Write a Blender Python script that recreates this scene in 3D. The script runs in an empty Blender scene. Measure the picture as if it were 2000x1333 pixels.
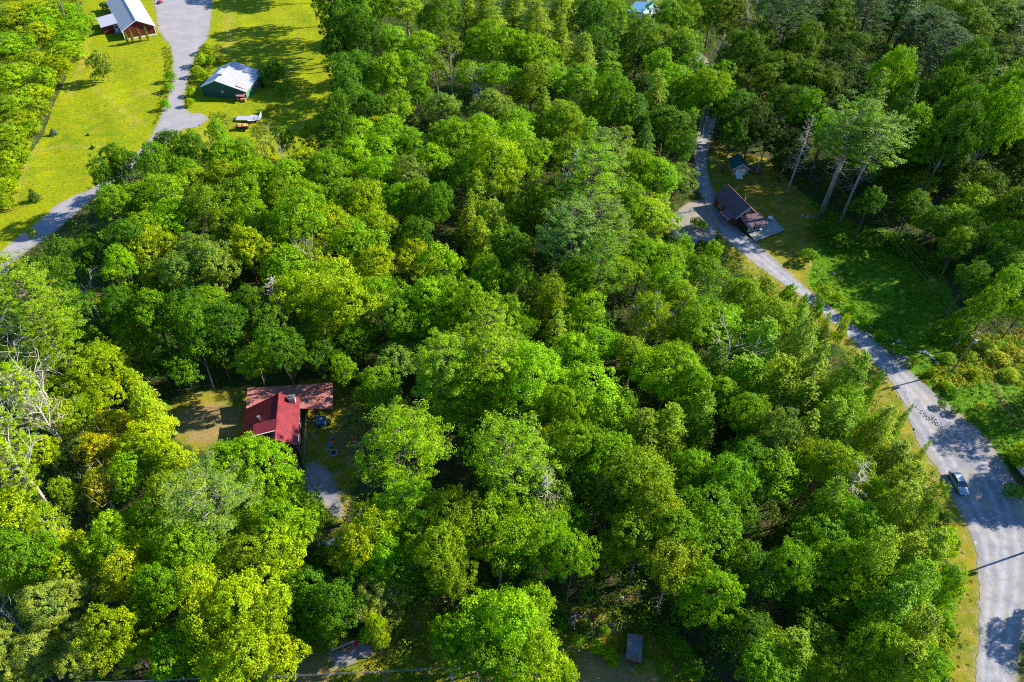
import bpy, math, random
import numpy as np
from math import radians, sin, cos, pi, atan2, hypot, sqrt, tan
from mathutils import Vector, Matrix
from mathutils.geometry import tessellate_polygon

# ------------------------------------------------------------------ camera
SC = bpy.context.scene
COL = SC.collection
FPX, CAMH, PITCH, ROLL = 1413.0, 97.0, radians(45), radians(2.5)
SUN_AZ, SUN_EL = radians(20), radians(32)     # direction the light comes from
cam_d = bpy.data.cameras.new('Camera')
cam_d.sensor_width = 36.0
cam_d.lens = FPX / 2000 * 36.0
cam_d.clip_end = 8000
cam_d.clip_start = 0.5
cam = bpy.data.objects.new('Camera', cam_d)
COL.objects.link(cam)
cam.matrix_world = (Matrix.Translation((0, 0, CAMH)) @ Matrix.Rotation(pi/2 - PITCH, 4, 'X')
                    @ Matrix.Rotation(ROLL, 4, 'Z'))
SC.camera = cam

# ------------------------------------------------------------------ world, sun, exposure
w = bpy.data.worlds.new('World')
SC.world = w
w.use_nodes = True
nt = w.node_tree
sky = nt.nodes.new('ShaderNodeTexSky')
sky.sky_type = 'NISHITA'
sky.sun_disc = False
sky.sun_elevation = SUN_EL
sky.sun_rotation = pi/2 - SUN_AZ
sky.air_density = 1.0
sky.dust_density = 0.15
sky.ozone_density = 3.0
bg = nt.nodes['Background']
bg.inputs['Strength'].default_value = 0.09
tint = nt.nodes.new('ShaderNodeMix'); tint.data_type = 'RGBA'; tint.blend_type = 'MULTIPLY'; tint.inputs[0].default_value = 1
tint.inputs[7].default_value = (0.62, 0.88, 1.12, 1)
nt.links.new(sky.outputs[0], tint.inputs[6]); nt.links.new(tint.outputs[2], bg.inputs['Color'])
sun_d = bpy.data.lights.new('Sun', 'SUN')
sun_d.energy = 5.0
sun_d.angle = radians(0.55)
sun_d.color = (1.0, 0.92, 0.78)
sun = bpy.data.objects.new('Sun', sun_d)
COL.objects.link(sun)
sd = Vector((cos(SUN_EL)*cos(SUN_AZ), cos(SUN_EL)*sin(SUN_AZ), sin(SUN_EL)))
sun.rotation_euler = sd.to_track_quat('Z', 'Y').to_euler()
sun.location = (0, 0, 150)
SC.view_settings.view_transform = 'Standard'
SC.view_settings.look = 'None'
SC.view_settings.gamma = 1.0
SC.view_settings.exposure = 1.3
SC.cycles.use_denoising = False
SC.cycles.pixel_filter_type = 'BLACKMAN_HARRIS'
SC.cycles.filter_width = 1.1
SC.cycles.sample_clamp_indirect = 3.0
SC.cycles.max_bounces = 6
SC.cycles.transmission_bounces = 4
SC.cycles.transparent_max_bounces = 6

# ------------------------------------------------------------------ survey helpers (photo pixel -> ground metres)
def G(px, py, z=0.0):
    u = (px-1000)/FPX
    v = (py-666.5)/FPX
    c, s = cos(ROLL), sin(ROLL)
    u, v = c*u + s*v, -s*u + c*v
    dy = cos(PITCH) - v*sin(PITCH)
    dz = -sin(PITCH) - v*cos(PITCH)
    t = (z-CAMH)/dz
    return (u*t, dy*t)
def SCL(px, py, z=0.0):
    v = (py-666.5)/FPX
    u = (px-1000)/FPX
    v = -sin(ROLL)*u + cos(ROLL)*v
    return FPX*(sin(PITCH)+v*cos(PITCH))/(CAMH-z)
def PJ(X, Y, Z):
    z = Z-CAMH
    dep = Y*cos(PITCH) - z*sin(PITCH)
    u = X/dep
    v = -(Y*sin(PITCH) + z*cos(PITCH))/dep
    c, s = cos(ROLL), sin(ROLL)
    return (1000+FPX*(c*u-s*v), 666.5+FPX*(s*u+c*v))
def WP(pts, z=0.0): return [G(a, b, z) for a, b in pts]

def pdist(P, poly, closed=True):
    """distance of points P (n,2) to a polyline, and inside flag"""
    poly = np.array(poly, float)
    n = len(poly)
    best = np.full(len(P), 1e9)
    ins = np.zeros(len(P), bool)
    for i in range(n if closed else n-1):
        a = poly[i]; b = poly[(i+1) % n]
        ab = b-a
        t = np.clip(((P-a)@ab)/max(ab@ab, 1e-9), 0, 1)
        d = np.hypot(*(P-(a+t[:, None]*ab)).T)
        best = np.minimum(best, d)
        if closed:
            cnd = (a[1] > P[:, 1]) != (b[1] > P[:, 1])
            if abs(b[1]-a[1]) > 1e-9:
                xi = a[0]+(P[:, 1]-a[1])/(b[1]-a[1])*(b[0]-a[0])
                ins ^= cnd & (P[:, 0] < xi)
    return best, ins
def sdf(P, poly):
    d, i = pdist(P, poly)
    return np.where(i, -d, d)
def inside(x, y, poly):
    return bool(sdf(np.array([[x, y]]), poly)[0] < 0)

# ------------------------------------------------------------------ materials
def lk(t, a, b): t.links.new(a, b)
def nd(t, k, **kw):
    n = t.nodes.new(k)
    for a, b in kw.items(): setattr(n, a, b)
    return n
def mixc(t, fac, a, b, mode='MIX'):
    m = nd(t, 'ShaderNodeMix', data_type='RGBA', blend_type=mode)
    for i, v in ((0, fac), (6, a), (7, b)):
        if hasattr(v, 'is_linked'): lk(t, v, m.inputs[i])
        elif i == 0: m.inputs[0].default_value = v
        else: m.inputs[i].default_value = (*v, 1) if len(v) == 3 else v
    return m.outputs[2]
def noise(t, scale, detail=4, rough=0.6, vec=None):
    n = nd(t, 'ShaderNodeTexNoise')
    n.inputs['Scale'].default_value = scale
    n.inputs['Detail'].default_value = detail
    n.inputs['Roughness'].default_value = rough
    if vec is not None: lk(t, vec, n.inputs['Vector'])
    return n.outputs[0]
def ramp(t, src, p0, p1, c0=(0, 0, 0), c1=(1, 1, 1)):
    r = nd(t, 'ShaderNodeValToRGB')
    r.color_ramp.elements[0].position = p0
    r.color_ramp.elements[1].position = p1
    r.color_ramp.elements[0].color = (*c0, 1)
    r.color_ramp.elements[1].color = (*c1, 1)
    lk(t, src, r.inputs[0])
    return r.outputs[0]
MATS = {}
def mat(name, col, rough=0.8, metal=0.0, col2=None, nscale=3.0, bump=0.0, bscale=20.0, spec=0.3, stretch=None):
    if name in MATS: return MATS[name]
    m = bpy.data.materials.new(name)
    m.use_nodes = True
    t = m.node_tree
    b = t.nodes['Principled BSDF']
    b.inputs['Roughness'].default_value = rough
    b.inputs['Metallic'].default_value = metal
    b.inputs['Specular IOR Level'].default_value = spec
    tc = nd(t, 'ShaderNodeTexCoord').outputs['Object']
    if stretch:
        mp = nd(t, 'ShaderNodeMapping'); mp.inputs['Scale'].default_value = stretch
        lk(t, tc, mp.inputs[0]); tc = mp.outputs[0]
    c2 = col2 or tuple(c*0.6 for c in col)
    f = ramp(t, noise(t, nscale, 5, 0.65, tc), 0.35, 0.68)
    lk(t, mixc(t, f, col, c2), b.inputs['Base Color'])
    if bump:
        bp = nd(t, 'ShaderNodeBump'); bp.inputs['Strength'].default_value = bump
        bp.inputs['Distance'].default_value = 0.05
        lk(t, noise(t, bscale, 4, 0.6, tc), bp.inputs['Height']); lk(t, bp.outputs[0], b.inputs['Normal'])
    MATS[name] = m
    return m

def leaf_mat(name, trans=0.34, warm=(1.5, 1.3, 0.45), gloss=0.55):
    m = bpy.data.materials.new(name); m.use_nodes = True
    t = m.node_tree
    b = t.nodes['Principled BSDF']
    oi = nd(t, 'ShaderNodeObjectInfo')
    at = nd(t, 'ShaderNodeAttribute', attribute_name='tone')
    # leaf to leaf and clump to clump differences in the leaves' own colour
    dark = mixc(t, 1.0, oi.outputs['Color'], (0.50, 0.60, 0.55), 'MULTIPLY')
    lite = mixc(t, 1.0, oi.outputs['Color'], warm, 'MULTIPLY')
    tcx = nd(t, 'ShaderNodeTexCoord').outputs['Object']
    sh = nd(t, 'ShaderNodeVectorMath', operation='ADD'); lk(t, tcx, sh.inputs[0])
    cmb = nd(t, 'ShaderNodeCombineXYZ'); mlt = nd(t, 'ShaderNodeMath', operation='MULTIPLY'); lk(t, oi.outputs['Random'], mlt.inputs[0]); mlt.inputs[1].default_value = 90
    lk(t, mlt.outputs[0], cmb.inputs[0]); lk(t, cmb.outputs[0], sh.inputs[1])
    drift = ramp(t, noise(t, .32, 3, .6, sh.outputs[0]), .36, .66)
    base0 = mixc(t, at.outputs['Fac'], dark, lite)
    c = mixc(t, drift, mixc(t, 1.0, base0, (.80, .90, 1.1), 'MULTIPLY'), mixc(t, 1.0, base0, (1.22, 1.06, .8), 'MULTIPLY'))
    lk(t, c, b.inputs['Base Color'])
    b.inputs['Roughness'].default_value = gloss
    b.inputs['Specular IOR Level'].default_value = 0.14
    tr = nd(t, 'ShaderNodeBsdfTranslucent')
    lk(t, mixc(t, 1.0, c, (1.3, 1.25, 0.35), 'MULTIPLY'), tr.inputs[0])
    mx = nd(t, 'ShaderNodeMixShader'); mx.inputs[0].default_value = trans
    lk(t, b.outputs[0], mx.inputs[1]); lk(t, tr.outputs[0], mx.inputs[2])
    lk(t, mx.outputs[0], t.nodes['Material Output'].inputs[0])
    MATS[name] = m
    return m
leaf_mat('broadleaf')
leaf_mat('needles', 0.2, (1.5, 1.3, 0.6), 0.5)
leaf_mat('weeds', 0.3, (1.6, 1.15, 0.6), 0.6)
mat('bark', (0.16, 0.13, 0.10), 0.9, col2=(0.08, 0.065, 0.05), nscale=4, bump=0.5, stretch=(1, 1, 0.2))
mat('pale_bark', (0.34, 0.31, 0.27), 0.9, col2=(0.18, 0.16, 0.14), nscale=3, bump=0.4, stretch=(1, 1, 0.25))
mat('dead_wood', (0.56, 0.50, 0.43), 0.9, col2=(0.24, 0.21, 0.18), nscale=4, bump=0.3, stretch=(1, 1, 0.3))

# ------------------------------------------------------------------ object helpers
def link(o): COL.objects.link(o); return o
def tag(o, label=None, cat=None, group=None, kind=None):
    if label: o['label'] = label
    if cat: o['category'] = cat
    if group: o['group'] = group
    if kind: o['kind'] = kind
    return o
def empty(name, loc=(0, 0, 0), rz=0.0):
    o = bpy.data.objects.new(name, None)
    o.empty_display_size = 0.5
    o.location = loc; o.rotation_euler = (0, 0, rz)
    return link(o)
def thing(name, label, cat, loc, rz=0.0, group=None):
    return tag(empty(name, loc, rz), label, cat, group)
def np_mesh(name, V, F, tone=None, mats=(), smooth=False):
    """V (n,3), F (m,k)"""
    me = bpy.data.meshes.new(name)
    V = np.asarray(V, np.float32); F = np.asarray(F, np.int32)
    k = F.shape[1]
    me.vertices.add(len(V)); me.vertices.foreach_set('co', V.ravel())
    me.loops.add(F.size); me.loops.foreach_set('vertex_index', F.ravel())
    me.polygons.add(len(F))
    me.polygons.foreach_set('loop_start', np.arange(0, F.size, k, dtype=np.int32))
    me.polygons.foreach_set('loop_total', np.full(len(F), k, np.int32))
    me.update(calc_edges=True)
    if tone is not None:
        a = me.attributes.new('tone', 'FLOAT', 'FACE')
        a.data.foreach_set('value', np.asarray(tone, np.float32))
    if smooth: me.polygons.foreach_set('use_smooth', np.ones(len(F), bool))
    for m in mats: me.materials.append(MATS[m] if isinstance(m, str) else m)
    return me
class MB:
    def __init__(s): s.v = []; s.f = []
    def poly(s, pts):
        n = len(s.v); s.v += [tuple(p) for p in pts]; s.f.append(tuple(range(n, n+len(pts)))); return s
    def hexa(s, b, t):
        n = len(s.v); s.v += [tuple(p) for p in b] + [tuple(p) for p in t]; k = len(b)
        s.f.append(tuple(n+i for i in reversed(range(k)))); s.f.append(tuple(n+k+i for i in range(k)))
        for i in range(k):
            j = (i+1) % k
            s.f.append((n+i, n+j, n+k+j, n+k+i))
        return s
    def box(s, c, d, rz=0.0):
        x, y, z = c; a, b, h = d[0]/2, d[1]/2, d[2]/2
        q = [(-a, -b), (a, -b), (a, b), (-a, b)]
        q = [(x+u*cos(rz)-v*sin(rz), y+u*sin(rz)+v*cos(rz)) for u, v in q]
        return s.hexa([(u, v, z-h) for u, v in q], [(u, v, z+h) for u, v in q])
    def slab(s, quad, th):
        """quad: 4 points of the top face, thickened downwards"""
        return s.hexa([(x, y, z-th) for x, y, z in quad], quad)
    def bar(s, a, b, r=0.05, n=6, r2=None):
        a = Vector(a); b = Vector(b); d = (b-a).normalized()
        u = d.orthogonal().normalized(); w_ = d.cross(u)
        r2 = r if r2 is None else r2
        B = [a+(u*cos(2*pi*i/n)+w_*sin(2*pi*i/n))*r for i in range(n)]
        T = [b+(u*cos(2*pi*i/n)+w_*sin(2*pi*i/n))*r2 for i in range(n)]
        return s.hexa(B, T)
    def path(s, pts, rs, n=6):
        pts = [Vector(p) for p in pts]
        base = len(s.v); pu = None
        for i, p in enumerate(pts):
            d = (pts[min(i+1, len(pts)-1)]-pts[max(i-1, 0)]).normalized()
            if pu is None: u = d.orthogonal().normalized()
            else:
                u = pu-d*pu.dot(d)
                u = u.normalized() if u.length > 1e-5 else d.orthogonal().normalized()
            pu = u; w_ = d.cross(u)
            r = rs[i] if hasattr(rs, '__len__') else rs
            for k in range(n):
                a = 2*pi*k/n; s.v.append(tuple(p+(u*cos(a)+w_*sin(a))*r))
        for i in range(len(pts)-1):
            for k in range(n):
                a = base+i*n+k; b = base+i*n+(k+1) % n
                s.f.append((a, b, b+n, a+n))
        s.f.append(tuple(base+k for k in reversed(range(n))))
        e = base+(len(pts)-1)*n; s.f.append(tuple(e+k for k in range(n)))
        return s
    def cyl(s, c, r, h, n=12, axis='z'):
        x, y, z = c
        A = {'z': ((0, 0, -h/2), (0, 0, h/2)), 'x': ((-h/2, 0, 0), (h/2, 0, 0)), 'y': ((0, -h/2, 0), (0, h/2, 0))}[axis]
        return s.bar([c[i]+A[0][i] for i in range(3)], [c[i]+A[1][i] for i in range(3)], r, n)
    def mesh(s, name, m, smooth=False):
        me = bpy.data.meshes.new(name)
        me.from_pydata(s.v, [], s.f)
        me.update()
        me.materials.append(MATS[m] if isinstance(m, str) else m)
        if smooth: me.polygons.foreach_set('use_smooth', np.ones(len(s.f), bool))
        return me
    def build(s, name, m, parent=None, smooth=False, bevel=0.0):
        o = link(bpy.data.objects.new(name, s.mesh(name, m, smooth)))
        if parent: o.parent = parent
        if bevel:
            b = o.modifiers.new('Bevel', 'BEVEL'); b.width = bevel; b.segments = 2; b.limit_method = 'ANGLE'
        return o
def copy_tree(o, parent=None):
    c = o.copy(); link(c); c.parent = parent
    for ch in o.children: copy_tree(ch, c)
    return c
# ------------------------------------------------------------------ plan of the place
DRIVE_W = WP([(298,-60),(300,0),(306,30),(308,58),(333,90),(339,120),(336,150),(328,195),(312,235),(296,268),(262,305),(215,345),
  (176,371),(140,385),(110,402),(75,435),(40,460),(0,494),(-60,540),(-20,565),(16,527),(50,492),(100,458),(140,425),(185,385),(240,340),(300,298),
  (345,262),(362,251),(385,249),(408,233),(394,222),(374,222),(362,214),(358,196),(364,165),(372,135),(384,105),(405,75),(409,55),(415,0),(425,-60)])
ROAD_E = [(1268,-40),(1262,30),(1265,60),(1300,95),(1352,130),(1375,170),(1372,225),(1362,265),(1357,300),(1358,335),(1365,370),(1385,415),(1415,465),(1480,520),(1560,575),(1640,640),(1690,690),(1738,742),(1768,790),
  (1778,830),(1800,880),(1830,915),(1862,975),(1890,1030),(1906,1075),(1913,1150),(1911,1250),(1905,1333),(1895,1450),(1880,1620)]
ROAD_F = [(1990,1620),(1988,1450),(1984,1333),(1992,1255),(2035,1200),(2060,1100),(2040,1020),(2005,980),(1975,930),(1930,860),(1880,812),(1830,772),(1800,745),(1730,685),(1650,622),(1580,568),(1500,495),(1440,447),(1405,402),(1388,360),
  (1381,330),(1381,300),(1390,265),(1400,228),(1402,170),(1380,115),(1330,75),(1290,52),(1285,0),(1290,-40)]
ROAD = WP(ROAD_E+ROAD_F)
PARK = WP([(1372,392),(1345,396),(1326,410),(1316,428),(1312,450),(1318,466),(1335,474),(1362,478),(1392,470),(1397,455),(1402,448),(1392,425),(1378,402)])
PATCH = WP([(650,1296),(646,1278),(668,1268),(700,1258),(726,1264),(728,1276),(705,1285),(680,1298),(655,1306)])
WALKG = WP([(600,905),(596,935),(604,965),(630,985),(650,1010),(672,1010),(664,970),(648,930),(628,908)])
LAWN = WP([(150,-60),(160,10),(158,60),(150,110),(130,150),(108,200),(85,260),(55,310),(20,360),(-20,420),(-80,520),(0,512),(80,455),(190,390),(230,330),(290,290),(420,330),(520,320),(640,300),
  (690,230),(660,100),(650,-60)])
FIELD = WP([(1378,300),(1420,295),(1500,330),(1600,400),(1680,440),(1760,455),(1830,500),(1862,590),(1905,650),(2040,660),(2080,900),(2000,930),(1900,830),(1800,745),(1650,622),(1500,497),(1400,410)])
YARDT = WP([(1385,300),(1410,292),(1500,310),(1575,390),(1605,440),(1590,500),(1575,545),(1590,580),(1560,560),(1480,480),(1400,400)])
VERGE = WP([(1400,440),(1420,520),(1500,570),(1590,640),(1650,690),(1680,760),(1700,830),(1780,900),(1830,1000),(1850,1100),(1862,1200),(1850,1333),(1845,1420),(1985,1420),(1990,1250),(1960,930),(1760,720),(1500,490)])
BANKY = WP([(1790,740),(1850,690),(1900,655),(2000,640),(2060,680),(2040,760),(1930,740),(1850,770)])
YARDL = WP([(322,800),(340,775),(400,760),(500,755),(520,840),(500,880),(420,885),(380,880),(335,850)])
YARDR = WP([(580,740),(670,745),(725,780),(735,850),(715,905),(690,960),(670,1020),(600,1010),(590,940),(585,860)])
SAND = WP([(655,845),(690,838),(722,852),(718,875),(695,896),(668,888),(655,868)])
BOTY = WP([(560,1340),(590,1270),(640,1240),(720,1245),(790,1200),(860,1150),(930,1135),(1000,1160),(1090,1180),(1140,1180),(1250,1210),(1330,1260),(1360,1340),(1380,1450),(560,1450)])
BOTDIRT = WP([(1120,1255),(1160,1275),(1230,1305),(1275,1320),(1290,1345),(1290,1450),(1130,1450),(1135,1300)])
BOTDIRT2 = WP([(565,1333),(590,1275),(640,1290),(650,1320),(620,1400),(570,1400)])
CLR = WP([(70,60),(105,55),(95,95),(75,150),(50,165),(60,110)])
GRAVELS = [DRIVE_W, ROAD, PARK, PATCH, WALKG]

def h_raw(x, y):
    return 0.22*np.sin(x*0.21+1.3)*np.cos(y*0.17) + 0.13*np.sin(x*0.43+y*0.31) + 0.06*np.sin(x*0.9-y*0.75)
def height(P):
    P = np.asarray(P, float).reshape(-1, 2)
    d = np.full(len(P), 1e9)
    for g in GRAVELS + [WP([(200,-20),(330,-20),(320,95),(225,95)]), WP([(380,110),(520,110),(520,210),(380,205)]), YARDL, SAND, WP([(450,745),(665,745),(650,930),(450,900)]), WP([(1400,290),(1500,290),(1545,480),(1400,450)])]:
        d = np.minimum(d, np.maximum(sdf(P, g), 0))
    k = np.clip((d-2.5)/9, 0, 1); k = k*k*(3-2*k)
    return h_raw(P[:, 0], P[:, 1])*k
def gz(x, y): return float(height([(x, y)])[0])

def ground():
    def axis(a, b, st, far):
        m = list(np.arange(a, b+.01, st)); s = st; lo = []; hi = []
        x = a
        while x > -far: s *= 1.35; x -= s; lo.append(x)
        s = st; x = b
        while x < far: s *= 1.35; x += s; hi.append(x)
        return np.array(lo[::-1]+m+hi)
    X = axis(-190, 190, 0.8, 4000); Y = axis(22, 300, 0.8, 4000)
    gx, gy = np.meshgrid(X, Y)
    P = np.stack([gx.ravel(), gy.ravel()], 1)
    near = (np.abs(P[:, 0]) < 200) & (P[:, 1] > 15) & (P[:, 1] < 310)
    z = np.zeros(len(P)); z[near] = height(P[near])
    V = np.column_stack([P, z])
    nx, ny = len(X), len(Y)
    i = np.arange(nx-1)[None, :]+np.arange(ny-1)[:, None]*nx
    F = np.stack([i, i+1, i+1+nx, i+nx], -1).reshape(-1, 4)
    me = np_mesh('ground', V, F, smooth=True)
    def zone(name, polys, soft):
        v = np.zeros(len(P))
        for pl in polys:
            d = sdf(P[near], pl)
            v[near] = np.maximum(v[near], np.clip(0.5-d/soft, 0, 1))
        a = me.attributes.new(name, 'FLOAT', 'POINT'); a.data.foreach_set('value', v.astype(np.float32))
    zone('lawn', [LAWN], 2.5)
    zone('field', [FIELD], 5)
    zone('verge', [VERGE, YARDT, YARDL, YARDR, BOTY], 4)
    zone('dirt', [WP([(1930,735),(1940,738),(1960,775),(1985,830),(1978,835),(1950,780)]), SAND, BOTDIRT, BOTDIRT2, CLR, WP([(345,800),(420,785),(470,800),(455,850),(400,870),(350,845)])], 5.5)
    zone('fringe', GRAVELS, 3.4)
    dry = np.zeros(len(P))
    for pl, wd in (([(183, 172), (215, 198), (245, 222), (285, 245)], .8), ([(78, 215), (62, 280), (48, 330), (22, 395)], 1.6), ([(272, 178), (282, 184)], 2.0), ([(60, 300), (110, 285), (170, 290), (210, 285)], 1.0),
                   ([(445, 30), (450, 70), (440, 100)], 2.2), ([(130, 190), (160, 130), (175, 60)], 1.2), ([(395, 262), (405, 275)], 2.5), ([(520, 240), (560, 255), (600, 240)], 1.2)):
        dd, _ = pdist(P[near], WP(pl), closed=False)
        dry[near] = np.maximum(dry[near], np.clip(1.25-dd/wd, 0, 1))
    a_ = me.attributes.new('dry', 'FLOAT', 'POINT'); a_.data.foreach_set('value', dry.astype(np.float32))
    m = bpy.data.materials.new('ground'); m.use_nodes = True
    t = m.node_tree; b = t.nodes['Principled BSDF']
    b.inputs['Roughness'].default_value = 0.95; b.inputs['Specular IOR Level'].default_value = 0.1
    tc = nd(t, 'ShaderNodeTexCoord').outputs['Object']
    def at(n): return nd(t, 'ShaderNodeAttribute', attribute_name=n).outputs['Fac']
    def jag(n, amt=0.8, sc=0.5, lo=0.44, hi=0.56):
        a = nd(t, 'ShaderNodeMath', operation='MULTIPLY_ADD')
        s = nd(t, 'ShaderNodeMath', operation='SUBTRACT'); lk(t, noise(t, sc, 6, 0.7, tc), s.inputs[0]); s.inputs[1].default_value = 0.5
        lk(t, s.outputs[0], a.inputs[0]); a.inputs[1].default_value = amt; lk(t, at(n), a.inputs[2])
        return ramp(t, a.outputs[0], lo, hi)
    big = noise(t, 0.05, 3, 0.6, tc); mid = noise(t, 0.28, 5, 0.65, tc); fine = noise(t, 2.6, 6, 0.75, tc); vf = noise(t, 9, 3, 0.7, tc)
    # woodland floor: leaf litter with low green cover
    litter = mixc(t, ramp(t, fine, 0.35, 0.65), (0.05, 0.032, 0.02), (0.11, 0.075, 0.045))
    litter = mixc(t, ramp(t, mid, 0.38, 0.58), litter, (0.035, 0.075, 0.012))
    # lawn
    lawn = mixc(t, ramp(t, mid, 0.33, 0.66), (0.115, 0.205, 0.003), (0.285, 0.28, 0.003))
    lawn = mixc(t, ramp(t, big, 0.40, 0.62), lawn, (0.245, 0.275, 0.002))
    lawn = mixc(t, ramp(t, noise(t, 0.13, 6, 0.75, tc), 0.55, 0.72), lawn, (0.27, 0.19, 0.025))
    lawn = mixc(t, ramp(t, noise(t, 1.1, 4, 0.7, tc), 0.50, 0.75), lawn, (0.10, 0.165, 0.008))
    wv = nd(t, 'ShaderNodeTexWave'); wv.inputs['Scale'].default_value = .28; wv.inputs['Distortion'].default_value = 1.2; wv.inputs['Detail'].default_value = 1
    mp = nd(t, 'ShaderNodeMapping'); mp.inputs['Rotation'].default_value = (0, 0, 1.15); lk(t, tc, mp.inputs[0]); lk(t, mp.outputs[0], wv.inputs[0])
    lawn = mixc(t, ramp(t, wv.outputs['Fac'], .35, .65, (.86, .90, .9), (1.06, 1.04, 1)), lawn, lawn) if False else mixc(t, 1.0, lawn, ramp(t, wv.outputs['Fac'], .3, .7, (.88, .92, .9), (1.06, 1.03, 1)), 'MULTIPLY')
    dm = nd(t, 'ShaderNodeMath', operation='MULTIPLY'); lk(t, at('dry'), dm.inputs[0]); lk(t, ramp(t, noise(t, .8, 5, .7, tc), .3, .6), dm.inputs[1])
    dm2 = nd(t, 'ShaderNodeMath', operation='MULTIPLY'); lk(t, dm.outputs[0], dm2.inputs[0]); dm2.inputs[1].default_value = .5
    lawn = mixc(t, dm2.outputs[0], lawn, (.36, .29, .06))
    lawn = mixc(t, ramp(t, noise(t, 3.5, 3, .8, tc), .60, .66), lawn, (.055, .13, .006))
    verge = mixc(t, ramp(t, mid, 0.35, 0.6), (0.27, 0.215, 0.018), (0.13, 0.16, 0.010))
    verge = mixc(t, ramp(t, noise(t, 0.6, 5, 0.7, tc), 0.52, 0.66), verge, (0.30, 0.22, 0.10))
    field = mixc(t, ramp(t, mid, 0.36, 0.62), (0.07, 0.20, 0.008), (0.15, 0.29, 0.012))
    field = mixc(t, ramp(t, fine, 0.45, 0.7), field, (0.055, 0.14, 0.010))
    dirt = mixc(t, ramp(t, mid, 0.35, 0.62), (0.33, 0.22, 0.10), (0.22, 0.17, 0.06))
    dirt = mixc(t, ramp(t, fine, 0.45, 0.7), dirt, (0.17, 0.14, 0.05))
    fr = mixc(t, ramp(t, fine, 0.35, 0.65), (0.34, 0.29, 0.22), (0.15, 0.15, 0.05))
    c = mixc(t, jag('field'), litter, field)
    c = mixc(t, jag('verge'), c, verge)
    c = mixc(t, jag('lawn', 0.7, 0.6), c, lawn)
    c = mixc(t, jag('dirt', 1.0, 0.45, 0.4, 0.6), c, dirt)
    c = mixc(t, jag('fringe', 0.75, 0.9, 0.36, 0.58), c, fr)
    c = mixc(t, ramp(t, vf, 0.30, 0.72), c, (1.25, 1.25, 1.2), 'MULTIPLY')
    c = mixc(t, ramp(t, fine, 0.30, 0.55, (0.72, 0.72, 0.72), (1, 1, 1)), (0.6, 0.62, 0.6), c) if False else c
    lk(t, c, b.inputs['Base Color'])
    bp = nd(t, 'ShaderNodeBump'); bp.inputs['Strength'].default_value = 0.9; bp.inputs['Distance'].default_value = 0.16
    ad = nd(t, 'ShaderNodeMath', operation='ADD'); lk(t, fine, ad.inputs[0]); lk(t, vf, ad.inputs[1])
    lk(t, ad.outputs[0], bp.inputs['Height']); lk(t, bp.outputs[0], b.inputs['Normal'])
    me.materials.append(m)
    o = link(bpy.data.objects.new('ground', me)); tag(o, kind='structure')
ground()

# gravel surface: pale stone, wheel tracks kept inside the material of the strip
def gravel_mat(name, c1, c2, c3):
    m = bpy.data.materials.new(name); m.use_nodes = True; MATS[name] = m
    t = m.node_tree; b = t.nodes['Principled BSDF']; b.inputs['Roughness'].default_value = 0.95
    b.inputs['Specular IOR Level'].default_value = 0.15
    tc = nd(t, 'ShaderNodeTexCoord').outputs['Object']
    f = noise(t, 7, 5, 0.8, tc)
    c = mixc(t, ramp(t, f, 0.3, 0.7), c1, c2)
    c = mixc(t, ramp(t, noise(t, 0.25, 5, 0.7, tc), 0.42, 0.68), c, c3)
    a = nd(t, 'ShaderNodeAttribute', attribute_name='track').outputs['Fac']
    n2 = nd(t, 'ShaderNodeMath', operation='MULTIPLY'); lk(t, a, n2.inputs[0]); lk(t, ramp(t, noise(t, 0.5, 4, 0.7, tc), 0.3, 0.6), n2.inputs[1])
    c = mixc(t, n2.outputs[0], c, tuple(min(1, v*1.5) for v in c1))
    e = nd(t, 'ShaderNodeAttribute', attribute_name='edge').outputs['Fac']
    n3 = nd(t, 'ShaderNodeMath', operation='MULTIPLY'); lk(t, e, n3.inputs[0]); lk(t, ramp(t, noise(t, 1.3, 6, 0.75, tc), 0.4, 0.62), n3.inputs[1])
    c = mixc(t, n3.outputs[0], c, (0.22, 0.20, 0.09))
    lk(t, c, b.inputs['Base Color'])
    bp = nd(t, 'ShaderNodeBump'); bp.inputs['Strength'].default_value = 0.6; bp.inputs['Distance'].default_value = 0.06
    lk(t, noise(t, 11, 4, 0.8, tc), bp.inputs['Height']); lk(t, bp.outputs[0], b.inputs['Normal'])
gravel_mat('gravel', (0.225, 0.228, 0.255), (0.15, 0.155, 0.18), (0.31, 0.275, 0.235))
gravel_mat('pale_gravel', (0.29, 0.285, 0.31), (0.205, 0.20, 0.225), (0.31, 0.295, 0.30))

gravel_mat('tan_gravel', (0.27, 0.25, 0.235), (0.19, 0.175, 0.16), (0.29, 0.25, 0.20))

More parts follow.
